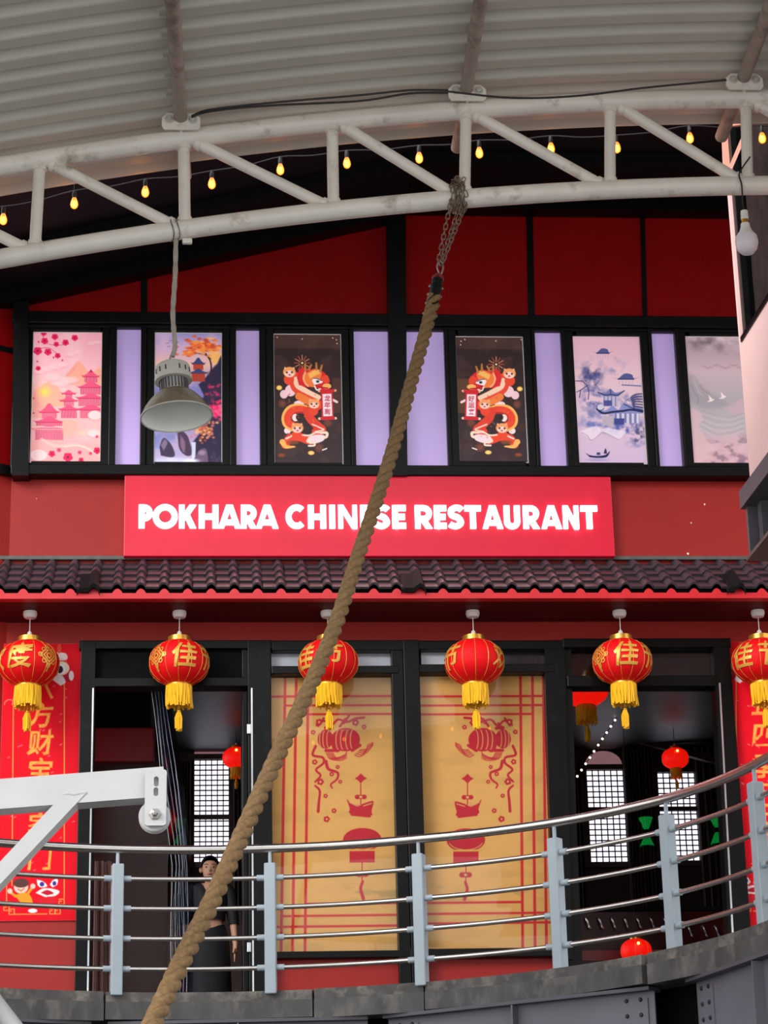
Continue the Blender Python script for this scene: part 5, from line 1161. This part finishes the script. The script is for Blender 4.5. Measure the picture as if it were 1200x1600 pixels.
for q, f, lb in zip(posters, (poster1, poster2, lambda: dragon(False, '龙年到'), lambda: dragon(True, '好运来'), poster5, poster6), plab):
    x0, x1, z0, z1 = rect(*q, YF-.055); im = f().img
    o = thing('poster', ((x0+x1)/2, YF-.02, z0), lb, 'poster', 'posters in the upper windows')
    sheet('print', x0, x1, z0, z1, YF-.0555, im, M_print, o)
    e = .008; bx = MB(); bx.box(x0-e, x1+e, YF-.055, YF-.02, z0-e, z1+e); build('mount', bx, M_white, o)
# ---------------------------------------------------------------- tan blinds behind the big panes
def blind(win, mirror, k):
    p = skewed(280, 600, win, '#e4ac62', k); n = p.noise(60, 51 if mirror else 52, 5, .3); p.put(np.clip((n-.5)*1.2, 0, .25), '#b98d4e')
    n = p.noise(30, 53, 4, .35); p.put(np.clip((n-.5)*2.2, 0, .5)*np.exp(-((p.Y-1398)/14)**2), '#8d7b46')
    m = (lambda x, y: (1292-x, y)) if mirror else (lambda x, y: (x, y)); RD = '#d3262b'; CR = '#c41f33'; T = '#d8ab68'
    LN = lambda pts, w, c=RD, al=1, sm=0: p.line([m(*q) for q in (cat(pts, sm) if sm else pts)], w, c, al)
    EL = lambda x, y, a, b, c=CR, al=1: p.ell(*m(x, y), a, b, c, al)
    PL = lambda pts, c=CR, sm=4: p.poly([m(*q) for q in (cat(pts, sm) if sm else pts)], c)
    xs = (444, 461, 479.5); ty = (1091, 1105.5, 1119.5); by = (1413, 1431, 1447) if not mirror else (1411, 1427.5, 1442)
    far = 660 if not mirror else 660
    for x in xs: LN([(x, 1040), (x, 1500)], 4.2)
    LN([(400, ty[0]), (far, ty[0])], 3.6); LN([(xs[0], ty[1]), (far, ty[1])], 3.4); LN([(xs[2] if not mirror else xs[1], ty[2]), (far, ty[2])], 3.6)
    LN([(xs[2], by[0]), (far, by[0])], 3.6); LN([(xs[0], by[1]), (far, by[1])], 3.4); LN([(400, by[2]), (far, by[2])], 3.6)
    # twin lanterns with ribbons
    LN([(493, 1137), (505, 1130), (515, 1138), (526, 1128), (540, 1132), (552, 1127), (566, 1125)], (3, 4), CR, 1, 4)
    for x, y in ((500, 1132), (510, 1140), (533, 1133), (539, 1128)): LN([(x-4, y+6), (x+4, y-6)], 3.4, CR)
    EL(507, 1159, 12, 15); EL(538, 1160, 22, 18.5); EL(525, 1163, 9, 17)
    for dx in (-6, -1, 5): LN(arc(507+dx, 1159, 3, 13, 100, 260), 1.2, T)
    for dx in (-10, -3, 5, 12): LN(arc(538+dx, 1160, 5, 16, 110, 250), 1.3, T)
    LN([(507, 1141), (517, 1142)], 5, CR); LN([(508, 1177), (520, 1177)], 5, CR); LN([(548, 1177), (560, 1169)], 5, CR)
    for i in range(5): LN([(509+i*2.4, 1181), (514+i*2.5, 1190-i*.4), (530+i*1.5, 1193-i*2.2), (540, 1189-i*2.5)], (1.5, 1.0), CR, 1, 4); LN([(552+i*2, 1184-i*2), (560+i*2.5, 1187-i*3), (572, 1179-i*2.5), (580, 1169-i*1.2)], (1.5, .9), CR, 1, 4)
    LN([(492, 1170), (488, 1184), (503, 1188), (504, 1197), (493, 1207), (500, 1216), (492, 1226)], (4, 3), CR, 1, 6); LN([(508, 1194), (512, 1206), (526, 1212), (525, 1222), (516, 1230), (518, 1236)], (5, 2.2), CR, 1, 6)
    LN([(492, 1232), (499, 1240), (498, 1256), (497, 1272)], (3, 4.5), CR, 1, 6)
    for x, y, r in ((497, 1132, 5), (553, 1133, 5), (488, 1148, 3.5), (566, 1140, 3.5), (491, 1195, 4), (526, 1203, 3), (517, 1214, 3.4), (500, 1226, 5), (530, 1226, 3), (508, 1248, 3.2), (521, 1271, 3.6), (510, 1284, 4.6)):
        for i in range(5): a = i*1.257; EL(x+r*.6*math.cos(a), y+r*.6*math.sin(a), r*.5, r*.5)
        EL(x, y, r*.35, r*.35, T)
    # hanging ornament
    PL([(561.5, 1213), (566, 1218), (571, 1221), (566, 1224), (561.5, 1229), (557, 1224), (552, 1221), (557, 1218)], CR, 0); LN([(561.5, 1229), (561.5, 1262)], 1.6, CR)
    for dx in (-5, 0, 5): EL(561.5+dx, 1250, 4, 3.6)
    EL(561.5, 1250, 2.4, 2.2, T)
    PL([(540, 1253), (549, 1261), (560, 1262), (572, 1258), (581, 1257), (578, 1272), (577, 1279), (546, 1276), (545, 1268)]); LN([(544, 1258), (556, 1264), (561, 1262)], 1.5, T); LN([(566, 1264), (578, 1260)], 1.5, T); LN([(548, 1277), (575, 1280)], 4, CR)
    EL(564, 1316, 29, 18); PL([(545, 1332), (583, 1332), (583, 1351), (545, 1351)], CR, 0); LN([(545, 1332), (584, 1332)], 3, '#e0a94a'); LN(arc(564, 1316, 26, 15, 20, 80), 1.2, T); LN(arc(564, 1316, 26, 15, 100, 160), 1.2, T)
    LN([(564, 1351), (564, 1384)], 1.5, CR)
    for dx in (-5, 0, 5): EL(564.5+dx, 1369, 4.5, 4.2)
    EL(564.5, 1369, 2.4, 2.2, T); LN([(565, 1380), (562, 1391), (566, 1406)], (4, 5), CR, 1, 5)
    return p
for nm, q, mi, k, lb in (('printed_blind', (424, 1054, 626, 1489), False, .024, 'tan printed blind with red lanterns behind the window next to the open door'), ('printed_blind', (661, 1052, 861, 1486), True, .034, 'tan printed blind with red stripes at its right, beside the dark doorway')):
    x0, x1, z0, z1 = rect(*q, YF+.03); o = thing(nm, ((x0+x1)/2, YF+.03, z0), lb, 'blind', 'printed blinds behind the big panes')
    im = blind(q, mi, k).img; e = .05
    sheet('print', x0-.01, x1+.02, z0-.01, z1+.01, YF+.03, im, M_paper, o)
    build('backing', MB().box(x0-.02, x1+.03, YF+.032, YF+.05, z0-.02, z1+.02), M_white, o)
    build('roller', MB().tube([(x0-.02, YF+.06, z1+.02), (x1+.03, YF+.06, z1+.02)], .025, 10), M_black, o, True)
# ---------------------------------------------------------------- couplet banners
def banner(left):
    win = (0, 1006, 122, 1438) if left else (1128, 1003, 1254, 1452); k = -.021 if left else .072
    p = skewed(150, 430, win, '#e3061f', k); n = p.noise(80, 61); p.put(np.clip((n-.5)*.8, 0, .12), '#b8001a'); G = '#f0b04a'
    # coordinates below are in the left banner's space: x 5..120 at its middle height
    m = (lambda x, y: (x-2, y)) if left else (lambda x, y: (1253-x, y-4))
    LN = lambda pts, w, c=G, al=1: p.line([m(*q) for q in pts], w, c, al); EL = lambda x, y, a, b, c, al=1: p.ell(*m(x, y), a, b, c, al); PL = lambda pts, c: p.poly([m(*q) for q in cat(pts, 4)], c)
    for x in (22, 102): LN([(x, 1094 if x == 22 else 1070), (x, 1385)], 1.4)
    for x in (22,): [LN(arc(x+dx, 1104, 8, 8, 180, 360), 1.5, '#ef8a6a') for dx in (-6, 6)]
    # lion dance heads
    PL([(86, 1020), (104, 1022), (106, 1032), (90, 1034)], '#ecd9d6'); PL([(88, 1034), (106, 1034), (102, 1042), (90, 1042)], '#e0542e'); EL(97, 1046, 13, 11, '#f4ead2'); EL(96, 1047, 8, 8, '#ffffff'); EL(95, 1048, 5, 6, '#2a2145')
    PL([(84, 1056), (100, 1058), (112, 1052), (113, 1066), (98, 1066)], '#b01038'); PL([(80, 1062), (96, 1056), (104, 1068), (96, 1074)], '#e9dfe4'); EL(113, 1058, 4, 8, '#f0e4e6'); EL(94, 1014, 3, 8, '#e0542e')
    # child and lion head at the foot
    EL(36, 1387, 11, 10, '#f6c6b0'); EL(36, 1381, 12, 7, '#5b3a34'); LN([(31, 1390), (36, 1393), (41, 1389)], 1.2, '#b8402e'); PL([(26, 1399), (46, 1396), (54, 1412), (40, 1416)], '#f39a26'); LN([(28, 1401), (20, 1395)], 4, '#f39a26'); EL(19, 1393, 4, 4, '#f6c6b0'); LN([(47, 1396), (53, 1388)], 4, '#f39a26'); EL(54, 1386, 4, 4, '#f6c6b0')
    PL([(60, 1376), (70, 1379), (76, 1386), (66, 1388), (61, 1384)], '#f3efef'); EL(68, 1383, 3.6, 3.6, '#43308a'); PL([(80, 1384), (85, 1377), (92, 1376), (91, 1384), (84, 1388)], '#f3efef'); EL(87, 1382, 3, 3.4, '#43308a'); PL([(58, 1396), (72, 1389), (94, 1393), (90, 1400), (76, 1404)], '#f2e3dd'); PL([(66, 1396), (76, 1392), (86, 1397), (76, 1400)], '#c01632'); PL([(60, 1404), (90, 1402), (84, 1414), (64, 1414)], '#d81c2c'); EL(54, 1423, 7, 3, '#ffffff')
    for x, y in ((14, 1418), (22, 1424), (84, 1424), (92, 1424), (98, 1410)):
        LN([(x-4, y-4), (x+4, y-4), (x+4, y+4), (x-4, y+4), (x-4, y-1), (x, y-1)], 1.3)
    LN([(26, 1428), (76, 1428)], 1.3); LN([(14, 1385), (14, 1412)], 1.3); LN([(102, 1385), (102, 1404)], 1.3)
    r = np.random.default_rng(5 if left else 6)
    for i in range(40): x, y = r.uniform(8, 116), r.uniform(1075, 1370); LN([(x, y), (x+3, y-1.5)], 1.5, '#f0808a', .8)
    chars = '八方财宝进家门' if left else '一年四季行好运'
    ys = (1078, 1121, 1164, 1207, 1250, 1293, 1342) if left else (1069, 1110, 1153, 1201, 1246, 1291, 1337)
    for c, y in zip(chars, ys): x, yy = m(64.5, y); write(p, c, x if left else 1195, y, 41, G, .016, .1)
    return win, p
for left in (True, False):
    win, p = banner(left); x0, x1, z0, z1 = rect(*win, YF-.02)
    o = thing('couplet_banner', ((x0+x1)/2, YF, z0), 'red couplet banner with gold characters on the wall beside the open door' if left else 'red couplet banner cut off by the frame, beside the dark right doorway', 'banner', 'couplet banners flanking the front')
    sheet('print', x0, x1, z0, z1, YF-.0185, p.img, M_banner, o); build('panel', MB().box(x0-.004, x1+.004, YF-.018, YF, z0-.004, z1+.004), M_redtrim, o)
#%%PERSON
YPn = 21.15
hd = P(322, 1338, YPn); bx0 = P(328, 1450, YPn).x; HGT = hd.z-DZ; s_ = HGT/1.66
pe = thing('person', (bx0, YPn, DZ), 'woman with dark hair in a black dress standing in the open doorway', 'person')
def skin(name, verts, edges, m, parent, sub=2):
    me = bpy.data.meshes.new(name); me.from_pydata([tuple(Vector(v[:3])*s_) for v in verts], [], []); me.edges.add(len(edges)); me.edges.foreach_set('vertices', [i for e in edges for i in e]); me.update()
    o = bpy.data.objects.new(name, me); COL.objects.link(o)
    md = o.modifiers.new('skin', 'SKIN'); md.use_smooth_shade = True; sk = me.skin_vertices[0].data if me.skin_vertices else None
    if sk is None:
        bm = bmesh.new(); bm.from_mesh(me); bm.verts.layers.skin.verify(); bm.to_mesh(me); bm.free(); sk = me.skin_vertices[0].data
    for i, v in enumerate(verts):
        r = v[3]; sk[i].radius = (r[0]*s_, r[1]*s_) if isinstance(r, tuple) else (r*s_, r*s_); sk[i].use_root = (i == 0)
    ss = o.modifiers.new('sub', 'SUBSURF'); ss.levels = sub; ss.render_levels = sub
    bpy.context.view_layer.update(); ev = o.evaluated_get(bpy.context.evaluated_depsgraph_get()); nm = bpy.data.meshes.new_from_object(ev)
    bpy.data.objects.remove(o); nm.materials.clear(); nm.materials.append(m); nm.polygons.foreach_set('use_smooth', [True]*len(nm.polygons))
    ob = bpy.data.objects.new(name, nm); COL.objects.link(ob); ob.parent = parent; ORG[ob.name] = ORG[parent.name]; return ob
vs = [(0, 0, .92, (.13, .10)), (0, 0, 1.06, (.105, .085)), (0, 0, 1.24, (.13, .095)), (0, .005, 1.37, (.085, .065)), (0, .005, 1.41, .042), (0, -.026, 1.458, (.056, .064)), (0, -.008, 1.545, (.085, .098)), (0, 0, 1.622, (.068, .078))]
es = [(i, i+1) for i in range(7)]
for sg_ in (-1, 1):
    b = len(vs); xo = sg_
    vs += [(.155*xo, .01, 1.355, .052), (.205*xo, .015, 1.10, .04), (.225*xo, -.02, .875, .026), (.228*xo, -.03, .82, (.034, .018)), (.10*xo, 0, .86, .085), (.10*xo, 0, .48, .058), (.095*xo, .01, .09, .038), (.10*xo, -.11, .03, .032)]
    es += [(3, b), (b, b+1), (b+1, b+2), (b+2, b+3), (0, b+4), (b+4, b+5), (b+5, b+6), (b+6, b+7)]
    for i, (dx, ln_) in enumerate(((-.024, .075), (-.008, .085), (.008, .08), (.024, .06))):
        c = len(vs); vs += [(.228*xo+dx*.3, -.03+dx, .785, .0095), (.225*xo+dx*.2, -.036+dx, .785-ln_*.55, .0085), (.22*xo, -.03+dx, .785-ln_, .0075)]; es += [(b+3, c), (c, c+1), (c+1, c+2)]
    c = len(vs); vs += [(.215*xo, -.065, .81, .011), (.208*xo, -.085, .775, .009)]; es += [(b+3, c), (c, c+1)]
body = skin('body', vs, es, M_skin, pe)
def loft(rings, n=28, dip=None):
    mb = MB(); V = []
    for j, (z, a, b) in enumerate(rings):
        for k in range(n):
            t = 2*math.pi*k/n; zz = z
            if dip and j in dip: zz -= dip[j]*max(0, -math.sin(t))**6
            V.append(Vector((bx0, YPn, DZ))+Vector((a*math.cos(t), b*math.sin(t), zz))*s_)
    mb.add(V, [(i*n+k, i*n+(k+1) % n, (i+1)*n+(k+1) % n, (i+1)*n+k) for i in range(len(rings)-1) for k in range(n)]); return mb
build('top', loft([(1.415, .10, .082), (1.388, .165, .10), (1.33, .172, .11), (1.24, .165, .125), (1.14, .142, .115), (1.075, .135, .112)], dip={0: .12, 1: .10, 2: .05}), M_dress, pe, True)
build('skirt', loft([(1.03, .135, .112), (.96, .158, .13), (.86, .175, .145), (.6, .19, .16), (.3, .2, .17), (.14, .21, .18)], dip={0: .035}), M_dress, pe, True)
for sg_ in (-1, 1):
    o_ = Vector((bx0, YPn, DZ)); build('sleeve', MB().tube([o_+Vector((.13*sg_, .01, 1.375))*s_, o_+Vector((.17*sg_, .012, 1.33))*s_, o_+Vector((.20*sg_, .015, 1.15))*s_, o_+Vector((.212*sg_, .01, 1.04))*s_], [.06*s_, .064*s_, .055*s_, .052*s_], 14), M_dress, pe, True)
o_ = Vector((bx0, YPn, DZ))
mb = MB(); V = []; n = 20; m_ = 12
for i in range(m_+1):
    ph = math.pi*.62*i/m_
    for k in range(n):
        t = 2*math.pi*k/n; front = max(0, -math.sin(t)); pp = min(ph, math.pi*(.62-.40*front**1.2)*1.0*(i/m_)) ; V.append(o_+Vector((.092*math.sin(pp)*math.cos(t), .006+.107*math.sin(pp)*math.sin(t), 1.552+.117*math.cos(pp)))*s_)
mb.add(V, [(i*n+k, i*n+(k+1) % n, (i+1)*n+(k+1) % n, (i+1)*n+k) for i in range(m_) for k in range(n)])
build('hair', mb, M_hair, pe, True)
build('hair_bun', MB().sphere(o_+Vector((0, .1, 1.53))*s_, .05*s_, 12, 8), M_hair, pe, True)
M_lip = mat('lips', '#8a3a3a', .4); M_eye = mat('dark_eye', '#1a1210', .3)
for sg_ in (-1, 1):
    build('eye', MB().sphere(o_+Vector((.033*sg_, -.091, 1.545))*s_, .0092*s_, 8, 6, .6), M_eye, pe, True)
    build('eyebrow', MB().tube([o_+Vector((.017*sg_, -.098, 1.568))*s_, o_+Vector((.034*sg_, -.094, 1.574))*s_, o_+Vector((.05*sg_, -.082, 1.568))*s_], .003*s_, 6), M_hair, pe)
    build('ear', MB().sphere(o_+Vector((.082*sg_, .0, 1.535))*s_, .017*s_, 8, 6, 1.6), M_skin, pe, True)
build('nose', MB().tube([o_+Vector((0, -.093, 1.553))*s_, o_+Vector((0, -.108, 1.516))*s_, o_+Vector((0, -.095, 1.508))*s_], [.006*s_, .0115*s_, .008*s_], 8), M_skin, pe, True)
build('mouth', MB().tube([o_+Vector((-.022, -.078, 1.483))*s_, o_+Vector((0, -.092, 1.482))*s_, o_+Vector((.022, -.078, 1.483))*s_], [.003*s_, .0065*s_, .003*s_], 8), M_lip, pe, True)
